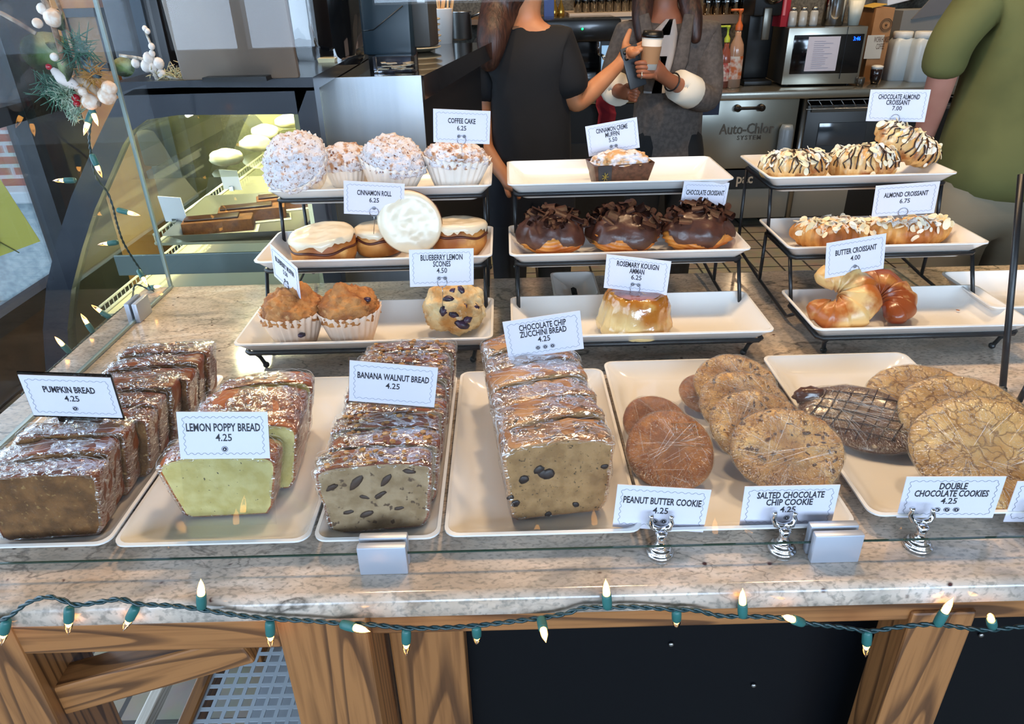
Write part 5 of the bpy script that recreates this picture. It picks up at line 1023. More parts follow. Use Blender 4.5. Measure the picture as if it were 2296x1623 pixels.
# chocolate croissants
M_PAS = mat('pastry_gold', 'd08a3c', .42, c2='a8581c', cscale=22, c3='e6bd78', c3scale=28, bump=.35, bscale=60, stretch=(1, 1, 2), coat=.2); M_CHO = mat('chocolate_glaze', '40231a', .38, c2='4f2d22', cscale=40, coat=.1, bump=.5, bscale=45); M_CURL = mat('chocolate_curl', '5a362a', .5, c2='3a1e15', cscale=60)
for i, (px, sx, lab) in enumerate(((1238, 1.0, 'chocolate glazed croissant with curls, first from the wire stand beside the muffins'), (1398, 1.08, 'chocolate glazed croissant with the tallest curls, in the middle of three'), (1560, 1.06, 'chocolate glazed croissant under its price card showing most golden pastry'))):
    Yc = 1.165; t = thing('chocolate_croissant', lab, 'croissant', (X(px, 545, Yc), Yc+.005, z1), R(i*4-4), 'chocolate croissants'); r = .053*sx
    b = BM(); bmesh.ops.create_icosphere(b, subdivisions=5, radius=1)
    for v in b.verts:
        n = v.co.copy(); at = math.atan2(n.y, n.x); lobes = .95+.15*abs(sin(2.5*at+i))*(1-n.z*n.z)**.7+.05*fr(n, 1.5, i); layers = 1+.035*sin(26*n.z+5*sin(3*at)); v.co = Vector((n.x*r*lobes*layers, n.y*r*.82*lobes*layers, .030+n.z*(.040 if n.z > 0 else .030)))
    obj('pastry', b, M_PAS, t)
    b = BM(); bmesh.ops.create_icosphere(b, subdivisions=5, radius=1); vs = []
    for v in b.verts:
        n = v.co; a = math.atan2(n.y, n.x); edge = -.12+.20*sin(3.2*a+i*2)+.14*sin(7*a+i)
        if n.z < edge: vs.append(v)
    bmesh.ops.delete(b, geom=vs, context='VERTS')
    for v in b.verts: n = v.co.copy(); lobes = .95+.15*abs(sin(2.5*math.atan2(n.y, n.x)+i))*(1-n.z*n.z)**.7+.05*fr(n, 1.5, i); v.co = Vector((n.x*r*lobes*1.05, n.y*r*.82*lobes*1.05, .030+n.z*(.043 if n.z > 0 else .031)+.0035*fr(n, 2.5, i)))
    obj('chocolate_glaze', b, M_CHO, t)
    b = BM(); rnd = random.Random(10+i)
    for k in range(60):
        a = rnd.uniform(0, 2*pi); q = rnd.uniform(0, .85)**.8; px_, py_ = q*r*cos(a)*1.25, q*r*.8*sin(a); zz = .030+.041*math.sqrt(max(0, 1-min(1, q*q*1.15)))+rnd.uniform(.0, .009)
        L = rnd.uniform(.01, .028); rad = rnd.uniform(.003, .010); tot = rnd.uniform(2, 5.5); Mx = Matrix.Translation((px_, py_, zz)) @ Euler((rnd.uniform(-3, 3), rnd.uniform(-.6, .6), rnd.uniform(0, 6))).to_matrix().to_4x4(); pv = None
        for s_ in range(9):
            th = tot*s_/8; rr = rad*(1-.05*s_); cur = [b.verts.new(Mx @ Vector((x, rr*cos(th), rr*sin(th)))) for x in (-L/2, L/2)]
            if pv: b.faces.new((pv[0], pv[1], cur[1], cur[0]))
            pv = cur
    bmesh.ops.solidify(b, geom=b.faces, thickness=.0006); obj('chocolate_curls', b, M_CURL, t)['kind'] = 'stuff'
# kouign amman
t = thing('kouign_amman', 'glossy caramelised round pastry standing alone on its platter', 'pastry', (X(1424, 715, 1.02), 1.02, z0), 0); b = BM()
lathe(b, [(0, 0), (.048, 0), (.057, .004), (.059, .014), (.056, .022), (.052, .045), (.047, .060), (.041, .066), (0, .067)], 64, fn=lambda a, u: 1+.018*sin(3*a)+.008*sin(9*a)+.02*fr((cos(a), sin(a), u*3), 2, 3, 3)); bmesh.ops.subdivide_edges(b, edges=b.edges, cuts=1, use_grid_fill=True); displ(b, .003, 60, 3)
M_K = mat('caramel_pastry', 'c58a35', .16, c2='a8631a', cscale=14, c3='dcb86c', c3scale=20, c3lo=.52, c3hi=.66, coat=.8, coatr=.05, bump=.5, bscale=45); nt = M_K.node_tree; L_ = nt.links; pr_ = nt.nodes['Principled BSDF']; tc = nd(nt, 'ShaderNodeTexCoord'); sx_ = nd(nt, 'ShaderNodeSeparateXYZ'); L_.new(tc.outputs['Object'], sx_.inputs[0]); nz_ = nd(nt, 'ShaderNodeTexNoise'); nz_.inputs['Scale'].default_value = 22; L_.new(tc.outputs['Object'], nz_.inputs['Vector'])
ma = nd(nt, 'ShaderNodeMath', operation='MULTIPLY_ADD'); ma.inputs[1].default_value = .07; L_.new(nz_.outputs['Fac'], ma.inputs[0]); L_.new(sx_.outputs['Z'], ma.inputs[2]); mb = nd(nt, 'ShaderNodeMath', operation='MULTIPLY_ADD'); mb.inputs[1].default_value = .35; L_.new(sx_.outputs['X'], mb.inputs[0]); L_.new(ma.outputs[0], mb.inputs[2])
mr = nd(nt, 'ShaderNodeMapRange'); mr.inputs['From Min'].default_value = .055; mr.inputs['From Max'].default_value = .085; L_.new(mb.outputs[0], mr.inputs['Value']); mx = nd(nt, 'ShaderNodeMix', data_type='RGBA'); L_.new(mr.outputs[0], mx.inputs['Factor']); mx.inputs['A'].default_value = col(hx('d9bd84')); L_.new(pr_.inputs['Base Color'].links[0].from_socket, mx.inputs['B']); L_.new(mx.outputs['Result'], pr_.inputs['Base Color'])
obj('body', b, M_K, t)
b = BM(); lathe(b, [(.040, .0665), (.034, .068), (.02, .0675), (0, .068)], 40, fn=lambda a, u: 1+.04*sin(3*a)); obj('glazed_top', b, mat('caramel_top', '9a5c48', .15, coat=1, c2='7d3f2c', cscale=40, coatr=.04), t)
# crescents
def crescent(lab, loc, rot, rad, arc, R0, seed, m, flat=.72, ridges=6, almonds=0, drizz=0, grp='croissants', sugar=None, end=.3):
    t = thing('croissant', lab, 'croissant', loc, rot, grp); b = BM(); N = 72; seg = 28; rings = []; cent = []
    for i in range(N+1):
        u = i/N; a = (u-.5)*arc; s = abs(2*u-1); env = end+(1-end)*(1-s**2.2); st = (s*ridges) % 1.0; r = R0*env*(1+.2*(1-st)-.1)*(1+.08*fr((u*4, seed, 0), 1, seed, 2))
        if i in (0, N): r *= .35
        if i in (1, N-1): r *= .75
        c = Vector((rad*sin(a), rad*(1-cos(a)), 0)); T_ = Vector((cos(a), sin(a), 0)); Nn = Vector((-sin(a), cos(a), 0)); cent.append((c, Nn, r))
        rings.append([c+Nn*r*cos(2*pi*j/seg)+Vector((0, 0, r*flat*sin(2*pi*j/seg)+R0*flat*.92)) for j in range(seg)])
    for rg in rings:
        for j, v in enumerate(rg): rg[j] = v+Vector((0, 0, max(0, .001-v.z)))+Vector((1, 1, .7))*(.0014*fr(v, 70, seed, 3)+(.0035 if almonds else 0)*fr(v, 30, seed+5, 2))
    loft(b, rings); obj('pastry', b, m, t)
    def surf(rnd):
        i = rnd.randint(3, N-3); c, Nn, r = cent[i]; th = rnd.gauss(pi/2, .75); return c+Nn*r*cos(th)*1.02+Vector((0, 0, r*flat*sin(th)*1.03+R0*flat*.92)), (Nn*cos(th)+Vector((0, 0, sin(th)))).normalized()
    if sugar:
        b = BM(); rr = []
        for i in range(6, N-5):
            c, Nn, r = cent[i]; rr.append([c+Nn*r*1.02*cos(th)+Vector((0, 0, r*flat*1.03*sin(th)+R0*flat*.92+.0015*fr((c.x, c.y, th), 60, seed, 2))) for th in [pi/2+1.0*(k/8-.5)*2*(.75+.3*sin(i*.9)) for k in range(9)]])
        vv = [[b.verts.new(p) for p in q] for q in rr]
        for A, B in zip(vv, vv[1:]):
            for k in range(8): b.faces.new((A[k], A[k+1], B[k+1], B[k]))
        obj('sugar_crust', b, sugar, t)
    if almonds:
        rnd = random.Random(seed); b = BM()
        for k in range(almonds):
            p, n = surf(rnd); q = n.to_track_quat('Z', 'Y').to_matrix().to_4x4(); Mx = Matrix.Translation(p+n*.0012) @ q @ Euler((rnd.gauss(0, .4), rnd.gauss(0, .4), rnd.uniform(0, 6))).to_matrix().to_4x4(); L = rnd.uniform(.0055, .010)
            lathe(b, [(L, -.0004), (L, .0004)], 10, Mx @ Matrix.Diagonal((1, .62, 1, 1)), cap0=True, cap1=True)
        obj('almond_flakes', b, mat('almond_flake', 'e8d2a4', .55, c2='f1e8d8', cscale=30), t, False)['kind'] = 'stuff'
    if drizz:
        rnd = random.Random(seed+1); b = BM()
        for k in range(drizz):
            i0 = 5+(N-10)*k/drizz; pts = []; kk = rnd.uniform(-9, 12)
            for s_ in range(13):
                ph = s_/12*pi; i = int(min(N-3, max(3, i0+rnd.uniform(-1.3, 1.3)+kk*s_/12))); c, Nn, r = cent[i]; pts.append(c-Nn*r*cos(ph)*1.07+Vector((0, 0, r*flat*sin(ph)*1.1+R0*flat*.93)))
            tube(b, pts, rnd.uniform(.0009, .0015), 5)
        obj('chocolate_drizzle', b, mat('dark_drizzle', '2b1712', .3), t)
    return t
M_ALM = mat('almond_pastry', 'd59a52', .5, c2='a8622a', cscale=24, c3='ecd0a0', c3scale=34, bump=.5, bscale=70)
M_SGR = sugar_mat('sugar_dust', 'd9a86a', 'a8683a', 60, .5, .66, 'efe6de')
M_ALC = mat('choc_almond_pastry', 'dcae6e', .5, c2='9c5a28', cscale=30, lo=.5, hi=.62, c3='f0e2c4', c3scale=36, bump=.7, bscale=80)
g = 'drizzled chocolate almond croissants'
crescent('drizzled chocolate almond croissant lying at the front corner of the platter', (X(1782, 385, 1.29), 1.275, z2), (0, 0, R(6)), .045, R(165), .031, 3, M_ALC, .95, 6, 110, 15, g, M_SGR, .45)
crescent('drizzled chocolate almond croissant in the middle, most dusted with sugar', (X(1932, 385, 1.29), 1.280, z2), (0, 0, R(-4)), .045, R(160), .032, 4, M_ALC, .98, 6, 130, 16, g, M_SGR, .45)
crescent('drizzled chocolate almond croissant resting tilted on top of the middle one', (X(2010, 350, 1.34)+.0, 1.335, z2+.030), (R(18), R(27), R(-12)), .06, R(120), .033, 5, M_ALC, .8, 6, 80, 13, g, M_SGR, .5)
g = 'almond croissants'
crescent('almond croissant dusted with sugar at the corner next to the wire stand', (X(1850, 530, 1.17), 1.150, z1), (0, 0, R(-14)), .05, R(150), .028, 6, M_ALM, .9, 6, 80, 0, g, M_SGR, .5)
crescent('almond croissant half hidden behind the front one', (X(1885, 510, 1.21), 1.205, z1), (0, 0, R(-24)), .06, R(90), .022, 7, M_ALM, .9, 5, 30, 0, g, M_SGR, .5)
crescent('long almond croissant under the 6.75 price card', (X(2030, 525, 1.18), 1.165, z1), (0, 0, R(-3)), .075, R(115), .026, 8, M_ALM, .9, 7, 60, 0, g, M_SGR, .6)
M_BUT = mat('butter_pastry', 'd9b071', .35, c2='a85a1e', cscale=18, lo=.5, hi=.62, c3='ecd6a2', c3scale=14, bump=.35, bscale=50, coat=.1)
M_BUT2 = mat('butter_pastry_dark', 'c98d48', .3, c2='8a3f14', cscale=15, lo=.44, hi=.56, c3='e0b878', c3scale=20, bump=.35, bscale=50, coat=.2)
g = 'butter croissants'
def curl(lab, c, tilt, roll_, yaw, rad, arc, R0, seed, m):
    Mx = Matrix.Rotation(R(roll_), 3, 'Y') @ Matrix.Rotation(R(tilt), 3, 'X') @ Matrix.Rotation(R(yaw), 3, 'Z'); p = Vector(c)-Mx @ Vector((0, rad, R0*.7))
    crescent(lab, p, Mx.to_euler(), rad, R(arc), R0, seed, m, .78, 5, 0, 0, g, None, .5)
curl('pale curled butter croissant leaning on the darker one', (X(1875, 660, 1.02), 1.02, z0+.048), 38, -14, 60, .033, 300, .029, 9, M_BUT)
curl('dark browned curled butter croissant lying beneath the pale one', (X(1975, 690, 1.03), 1.045, z0+.030), 24, 4, 150, .033, 290, .029, 10, M_BUT2)
b = BM(); rnd = random.Random(6)
for i in range(9): p = atZ(2150+rnd.uniform(-10, 75), 690+rnd.uniform(-6, 8), z0+.001); ball(b, p, .002, 1, (1.8, 1, .4), (0, 0, rnd.uniform(0, 3)))
tag(obj('pastry_crumbs', b, M_PAS), 'few golden crumbs on the butter croissant platter', 'crumbs', kind='stuff')
# ---------------------------------------------------------------- string lights
M_GRN = mat('green_cord', '0b2f33', .35, coat=.3); M_SOCK = mat('green_socket', '2a6460', .45)
M_BULB = mat('bulb_glow', 'ffd9a0', .2, emit='ffb45a', es=14); M_BTIP = pane_mat('bulb_glass', (1, .95, .85), gloss=3)
def lights(name, lab, path, bulbs, tw=2, cr=.0014):
    t = thing(name, lab, 'string lights', (0, 0, 0)); P = [Vector(p) for p in path]
    # catmull-rom
    pts = []
    for i in range(len(P)-1):
        a, b_, c, d = P[max(i-1, 0)], P[i], P[i+1], P[min(i+2, len(P)-1)]
        n = max(2, int((c-b_).length/.004))
        for k in range(n):
            u = k/n; pts.append(.5*((2*b_)+(-a+c)*u+(2*a-5*b_+4*c-d)*u*u+(-a+3*b_-3*c+d)*u**3))
    pts.append(P[-1])
    for s in range(tw):
        b = BM(); q = []; L = 0
        for i, p in enumerate(pts):
            if i: L += (p-pts[i-1]).length
            T_ = (pts[min(i+1, len(pts)-1)]-pts[max(i-1, 0)]).normalized(); A = T_.orthogonal().normalized(); A = Vector((0, -1, 0))-T_*T_.dot(Vector((0, -1, 0))); A = A.normalized() if A.length > .1 else T_.orthogonal().normalized(); B_ = T_.cross(A); ph = L*260+2*pi*s/tw; q.append(p+(A*cos(ph)+B_*sin(ph))*cr*.95)
        tube(b, q, cr, 6); obj('cord', b, M_GRN, t)
    for (p, d, lit) in bulbs:
        p = Vector(p); d = Vector(d).normalized(); Mx = Matrix.Translation(p) @ d.to_track_quat('Z', 'Y').to_matrix().to_4x4()
        b = BM(); lathe(b, [(.0028, 0), (.0044, .002), (.0048, .008), (.0046, .017), (.0042, .0185)], 14, Mx, cap0=True, cap1=True); so = obj('socket', b, M_SOCK, t)
        if lit:
            b = BM(); lathe(b, [(.0034, .0186), (.0034, .021), (.0024, .0245), (.0009, .027)], 12, Mx, cap0=True, cap1=True); obj('bulb', b, M_BULB, so)
            b = BM(); lathe(b, [(.0038, .0186), (.004, .024), (.0028, .031), (.0012, .035), (.0002, .038)], 12, Mx); obj('bulb_glass', b, M_BTIP, so)
    return t
YS = .495
def W_(px, py, Y=YS): return atY(px, py, Y)
cordpx = [(-20, 1398), (20, 1382), (60, 1352), (105, 1338), (140, 1345), (170, 1356), (220, 1350), (270, 1343), (310, 1354), (390, 1358), (450, 1366), (540, 1380), (620, 1388), (700, 1392), (760, 1397), (830, 1400), (910, 1408), (990, 1407), (1070, 1402), (1150, 1393), (1215, 1385), (1270, 1375), (1310, 1362), (1370, 1362), (1420, 1360), (1510, 1366), (1560, 1368), (1610, 1380), (1665, 1382), (1740, 1384), (1800, 1396), (1900, 1408), (1950, 1415), (2020, 1405), (2100, 1400), (2200, 1412), (2260, 1408), (2330, 1400)]
def bl(px, py, ex, ey, dy=0, lit=True): a = W_(px, py); e = W_(ex, ey, YS+dy); return (a, e-a, lit)
bul = [bl(15, 1390, 0, 1460), bl(155, 1362, 153, 1440), bl(305, 1360, 262, 1440), bl(452, 1364, 450, 1290), bl(605, 1392, 608, 1460), bl(765, 1399, 800, 1408, -.01), bl(911, 1410, 911, 1490), bl(1068, 1404, 1072, 1470, .015), bl(1213, 1386, 1222, 1430, -.03), bl(1362, 1364, 1358, 1300), bl(1517, 1368, 1517, 1430, .015), bl(1665, 1383, 1665, 1320), bl(1800, 1396, 1760, 1383, -.01), bl(1945, 1414, 1940, 1480), bl(2100, 1402, 2140, 1335), bl(2225, 1405, 2215, 1345, -.02)]
lights('string_lights', 'green wired fairy lights draped along the granite front edge', [W_(*p) for p in cordpx], bul)
G2 = [(215, 225, 1.14), (205, 265, 1.14), (200, 310, 1.15), (205, 350, 1.17), (215, 395, 1.18), (240, 430, 1.2), (252, 460, 1.2), (262, 500, 1.22), (275, 540, 1.24), (295, 575, 1.26), (318, 610, 1.28), (332, 640, 1.3), (345, 655, 1.31)]
pth = [atY(x, y, Y) for x, y, Y in G2]; e1 = atZ(345, 660, CT+.004)
side = [atZ(x, y, CT-.004) for x, y in ((330, 672), (280, 712), (235, 745), (180, 790), (120, 838), (60, 885))]
for s_ in side: s_.x = min(s_.x, -.722)
pth = pth+[Vector((-.725, 1.315, CT+.012))]+side
def b2(px, py, Y, d, lit=True): return (atY(px, py, Y), d, lit)
bul2 = [b2(205, 345, 1.16, (.1, 0, -.6)), b2(170, 404, 1.18, (-1, 0, 0)), b2(262, 470, 1.2, (1, 0, -.3)), b2(265, 543, 1.24, (-1, 0, -.1)), b2(310, 605, 1.27, (.5, -.5, -.6)), (side[1]+Vector((.0, 0, .0)), (-.7, .0, .7), True), (side[2], (-.3, 0, 1), True), (side[3], (-.2, -.3, .9), True), (Vector((-.70, 1.31, CT+.006)), (1, -.4, .3), True), b2(200, 232, 1.13, (.3, -.4, -.6)), b2(205, 250, 1.13, (-.2, -.4, -.6))]
lights('string_lights', 'thin fairy lights hanging from the garland down the side glass', pth, bul2, 2, .0011)
# ---------------------------------------------------------------- people
def skin(name, nodes, edges, root, m, parent, sub=2, post=None, kind=None):
    me = bpy.data.meshes.new(name); ks = list(nodes); ix = {k: i for i, k in enumerate(ks)}
    me.from_pydata([nodes[k][0] for k in ks], [(ix[a], ix[c]) for a, c in edges], []); o = bpy.data.objects.new('tmp_skin', me); COL.objects.link(o)
    o.modifiers.new('k', 'SKIN').use_smooth_shade = True; s = o.modifiers.new('s', 'SUBSURF'); s.levels = s.render_levels = sub
    if not me.skin_vertices: me.attributes  # created by the modifier
    if not me.skin_vertices:
        b = bmesh.new(); b.from_mesh(me); b.verts.layers.skin.verify(); b.to_mesh(me); b.free()
    sv = me.skin_vertices[0].data
    for k in ks: r = nodes[k][1]; sv[ix[k]].radius = r if isinstance(r, (tuple, list)) else (r, r); sv[ix[k]].use_root = (k == root)
    dg = bpy.context.evaluated_depsgraph_get(); dg.update(); nm = bpy.data.meshes.new_from_object(o.evaluated_get(dg)); bpy.data.objects.remove(o)
    b = bmesh.new(); b.from_mesh(nm)
    for f in b.faces: f.material_index = 0
    if post: post(b)
    ob = obj(name, b, m, parent); 
    if kind: ob['kind'] = kind
    return ob
def chain(N, Ed, pts, names, start=None):
    pv = start
    for nme, (p, r) in zip(names, pts):
        N[nme] = (p, r)
        if pv: Ed.append((pv, nme))
        pv = nme
def hand(N, Ed, w, P, tips, thumb, tag_):
    """w: wrist node name; P palm centre; tips: 4 x (knuckle, mid, tip); thumb: (base, mid, tip)"""
    N[tag_+'p'] = (P, .026); Ed.append((w, tag_+'p'))
    for i, (a, m_, c) in enumerate(tips): chain(N, Ed, [(a, .0125), (m_, .0095), (c, .0075)], [f'{tag_}{i}{j}' for j in range(3)], tag_+'p')
    chain(N, Ed, [(thumb[0], .014), (thumb[1], .011), (thumb[2], .008)], [f'{tag_}t{j}' for j in range(3)], tag_+'p')
SK1 = mat('skin_warm', 'c98a62', .5, sss=.05, c2='b8764e', cscale=8); SK2 = mat('skin_brown', '9c5f42', .5, c2='8a4f36', cscale=8); SK3 = mat('skin_pink', 'c58a76', .5, c2='b87a68', cscale=8)
HAIR = mat('hair_dark', '2a1813', .45, c2='4a2c20', cscale=30, stretch=(3, 3, .2), bump=.6, bscale=60)
def face(hc, fwd, r=.09):
    """adds nose, ears, eyes, lips to the head of the same mesh; hc head centre, fwd facing direction"""
    fwd = Vector(fwd).normalized(); sd = fwd.cross(Vector((0, 0, 1))).normalized()
    def post(b):
        ball(b, hc+fwd*r*1.02+Vector((0, 0, -.012)), .017, 2, (.8, .8, 1.3)); 
        for s in (-1, 1):
            ball(b, hc+sd*s*r*.86+Vector((0, 0, -.01)), .024, 2, (.5, .6, 1.2)); ball(b, hc+fwd*r*.9+sd*s*.032+Vector((0, 0, .012)), .0135, 2, (1, 1, .7), mi=1)
            ball(b, hc+fwd*(r*.9+.0085)+sd*s*.032+Vector((0, 0, .012)), .0065, 2, (1, 1, 1), mi=2)
            ball(b, hc+fwd*r*.93+sd*s*.032+Vector((0, 0, .034)), .016, 2, (1.1, 1.1, .25), mi=2)
        ball(b, hc+fwd*r*.93+Vector((0, 0, -.045)), .019, 2, (1.2, 1.2, .4), mi=3)
    return post
FM = lambda s: [s, mat('eye_white', 'e8e4de', .2), mat('iris_dark', '24160f', .3), mat('lips', 'a04a42', .4)]
A = atY; V = Vector
# barista in black, seen from behind, gesturing
Yb = 2.75
t = thing('person', 'person in black short sleeved shirt with long dark hair, gesturing with an open hand', 'person', (A(1190, 300, Yb).x, Yb, 0)); o0 = V(t.location)
a = lambda x, y, Y=Yb: A(x, y, Y)-o0
N = {}; Ed = []
pel = V((.0, 0, .80)); hc = a(1172, -50)
sh = a(1252, 100, 2.72); sl = a(1098, 118, 2.8); el = a(1290, 240, 2.72); wr = a(1388, 145, 2.82)
N['pel'] = (pel, (.13, .10)); chain(N, Ed, [(V((0, 0, .95)), (.115, .09)), (V((.0, 0, 1.10)), (.125, .09)), (a(1178, 100), (.10, .075)), (a(1180, 50), .05), (a(1178, 15), .055), (hc, (.082, .095)), (hc+V((0, 0, .07)), .06)], ['w', 'c', 'n0', 'n1', 'n2', 'hd', 'ht'], 'pel')
chain(N, Ed, [(sh, .055), ((sh+el)/2, .048), (el, .04), ((el+wr)/2, .035), (wr, .024)], ['s1', 's2', 'e', 'f', 'wr'], 'n0')
chain(N, Ed, [(sl, .055), (a(1078, 220, 2.78), .045), (a(1085, 330, 2.72), .038), (a(1120, 380, 2.66), .03), (a(1135, 400, 2.62), .024)], ['t1', 't2', 't3', 't4', 't5'], 'n0')
for s in (-1, 1): chain(N, Ed, [(V((s*.085, 0, .72)), .085), (V((s*.09, 0, .44)), .058), (V((s*.09, .0, .1)), .038), (V((s*.09, -.02, .045)), .04), (V((s*.09+.08, .06, .035)), .03)], [f'l{s}{j}' for j in range(5)], 'pel')
pc = a(1408, 118, 2.84)
hand(N, Ed, 'wr', pc, [(a(1422, 108, 2.84), a(1435, 100, 2.85), a(1448, 92, 2.85)), (a(1423, 113, 2.82), a(1437, 106, 2.82), a(1449, 100, 2.82)), (a(1421, 118, 2.80), a(1433, 112, 2.79), a(1443, 108, 2.79)), (a(1418, 122, 2.78), a(1428, 118, 2.77), a(1436, 114, 2.77))], (a(1402, 98, 2.87), a(1408, 80, 2.89), a(1414, 64, 2.9)), 'h')
hand(N, Ed, 't5', a(1142, 412, 2.59), [(a(1150+i*2, 420+i*2, 2.57), a(1158+i*2, 430+i*3, 2.55), a(1160+i, 442+i*2, 2.55)) for i in range(4)], (a(1138, 424, 2.59), a(1140, 436, 2.58), a(1144, 444, 2.58)), 'g')
skin('body', N, Ed, 'pel', FM(SK1), t, 2, face(hc, (1, .25, -.05)))
N2 = {}; E2 = []; up_ = 1.3
N2['pel'] = (V((0, 0, .76)), (.165, .13)); chain(N2, E2, [(V((0, 0, .86)), (.165, .13)), (V((0, 0, .98)), (.16, .125)), (V((0, 0, 1.10)), (.155, .115)), (a(1178, 98), (.12, .09)), (a(1182, 62), .062)], ['w0', 'w', 'c', 'n0', 'n1'], 'pel')
chain(N2, E2, [(sh, .078), ((sh+el)/2+V((0, 0, 0)), .082), (el.lerp((sh+el)/2, .25), .072)], ['s1', 's2', 's3'], 'n0'); chain(N2, E2, [(sl, .078), (a(1080, 190, 2.78), .075), (a(1076, 235, 2.77), .065)], ['t1', 't2', 't3'], 'n0')
M_BSH = mat('black_shirt', '0e0e12', .85, bump=.5, bscale=25); skin('shirt', N2, E2, 'pel', M_BSH, t)
N3 = {'p0': (V((0, 0, 1.0)), (.13, .105)), 'p': (V((0, 0, .88)), (.14, .115))}; E3 = [('p0', 'p')]
for s in (-1, 1): chain(N3, E3, [(V((s*.085, 0, .70)), .1), (V((s*.09, 0, .44)), .075), (V((s*.09, 0, .09)), .06)], [f'l{s}{j}' for j in range(3)], 'p')
skin('trousers', N3, E3, 'p', mat('dark_jeans', '14161f', .85), t)
NH = {}; EH = []; NH['a'] = (hc+V((-.015, -.01, .045)), .092); chain(NH, EH, [(hc+V((-.04, -.02, -.03)), .085), (a(1118, 20), .07), (a(1106, 70, 2.66), .062), (a(1098, 120, 2.64), .05), (a(1094, 165, 2.64), .025)], list('bcdef'), 'a')
skin('hair', NH, EH, 'a', HAIR, t); b = BM()
for s in (-1, 1): box(b, (s*.09+.03, .01, .03), (.13, .1, .055), bev=.02)
obj('shoes', b, M_BLACK, t, True)
# person in blazer, facing the camera
Yp = 3.12
t = thing('person', 'person in grey brown blazer with white cuffs holding a lidded coffee cup', 'person', (A(1495, 300, Yp).x, Yp, 0)); o0 = V(t.location); a = lambda x, y, Y=Yp: A(x, y, Y)-o0
hc = a(1492, -72, 3.1); N = {}; Ed = []; sR = a(1585, 82); sL = a(1408, 84); eR = a(1588, 228, 3.02); wR = a(1500, 180, 2.86); eL = a(1372, 190, 3.1); wL = a(1392, 208, 2.93)
N['pel'] = (V((0, 0, .80)), (.13, .10)); chain(N, Ed, [(V((0, 0, .95)), (.115, .09)), (V((0, 0, 1.08)), (.12, .09)), (a(1494, 78), (.10, .075)), (a(1492, 25), .048), (a(1492, -15), .052), (hc, (.082, .095)), (hc+V((0, 0, .075)), .062)], ['w', 'c', 'n0', 'n1', 'n2', 'hd', 'ht'], 'pel')
chain(N, Ed, [(sR, .055), ((sR+eR)/2, .048), (eR, .042), ((eR+wR)/2, .035), (wR, .027)], ['s1', 's2', 'e', 'f', 'wr'], 'n0'); chain(N, Ed, [(sL, .055), ((sL+eL)/2, .048), (eL, .042), ((eL+wL)/2, .035), (wL, .026)], ['t1', 't2', 't3', 't4', 'wl'], 'n0')
for s in (-1, 1): chain(N, Ed, [(V((s*.085, 0, .72)), .085), (V((s*.09, 0, .44)), .058), (V((s*.09, .0, .1)), .038), (V((s*.09, .0, .045)), .04), (V((s*.1, -.1, .035)), .03)], [f'l{s}{j}' for j in range(5)], 'pel')
hand(N, Ed, 'wr', a(1472, 160, 2.82), [(a(1458, 143+i*9, 2.79), a(1440, 140+i*10, 2.775), a(1422+i*2, 142+i*9, 2.79)) for i in range(4)], (a(1474, 142, 2.80), a(1468, 130, 2.79), a(1464, 122, 2.80)), 'h')
hand(N, Ed, 'wl', a(1404, 206, 2.88), [(a(1416, 198+i*8, 2.85), a(1426, 204+i*7, 2.83), a(1434-i*3, 210+i*6, 2.84)) for i in range(4)], (a(1408, 194, 2.86), a(1420, 194, 2.84), a(1430, 200, 2.84)), 'g')
skin('body', N, Ed, 'pel', FM(SK2), t, 2, face(hc, (-.15, -1, -.1)))
M_BLZ = mat('blazer_cloth', '5f5650', .85, c2='4e4642', cscale=60, bump=.4, bscale=40); N2 = {'pel': (V((0, 0.01, .60)), (.18, .14))}; E2 = []
chain(N2, E2, [(V((0, .01, .78)), (.165, .13)), (V((0, .01, .95)), (.155, .12)), (V((0, .01, 1.08)), (.155, .115)), (a(1494, 82)+V((0, .015, 0)), (.125, .085)), (a(1493, 48)+V((0, .02, 0)), .07)], ['w0', 'w', 'c', 'n0', 'n1'], 'pel')
chain(N2, E2, [(sR, .078), ((sR+eR)/2, .07), (eR, .066), (eR.lerp(wR, .45), .056)], ['s1', 's2', 's3', 's4'], 'n0'); chain(N2, E2, [(sL, .078), ((sL+eL)/2, .07), (eL, .062), (eL.lerp(wL, .4), .055)], ['t1', 't2', 't3', 't4'], 'n0')
skin('blazer', N2, E2, 'pel', M_BLZ, t)
# white shirt showing in the opening
b = BM(); rows = [(a(1494, 40), .018), (a(1478, 75), .055), (a(1470, 120), .055), (a(1462, 165), .05), (a(1460, 200), .05)]; vv = []
for (c, w_) in rows: vv.append([b.verts.new((c.x+x*w_, (-.128 if c.z < 1.2 else -.105)+.02*abs(x), c.z)) for x in (-1, -.4, .4, 1)])
for Aa, B in zip(vv, vv[1:]):
    for k in range(3): b.faces.new((Aa[k], Aa[k+1], B[k+1], B[k]))
bmesh.ops.solidify(b, geom=b.faces, thickness=.012); obj('white_shirt', b, mat('white_cloth', 'dcd5d2', .8), t, True)
for s, P0 in ((-1, (a(1432, 30), a(1452, 130), a(1440, 195))), (1, (a(1530, 30), a(1512, 130), a(1484, 215)))):
    b = BM(); tube(b, [p+V((0, -.125+.02*(i == 0), 0)) for i, p in enumerate(P0)], [.02, .03, .018], 10); bmesh.ops.scale(b, vec=(1, .3, 1), space=Matrix.Translation((0, .12, 0)), verts=b.verts); obj('lapel', b, M_BLZ, t)
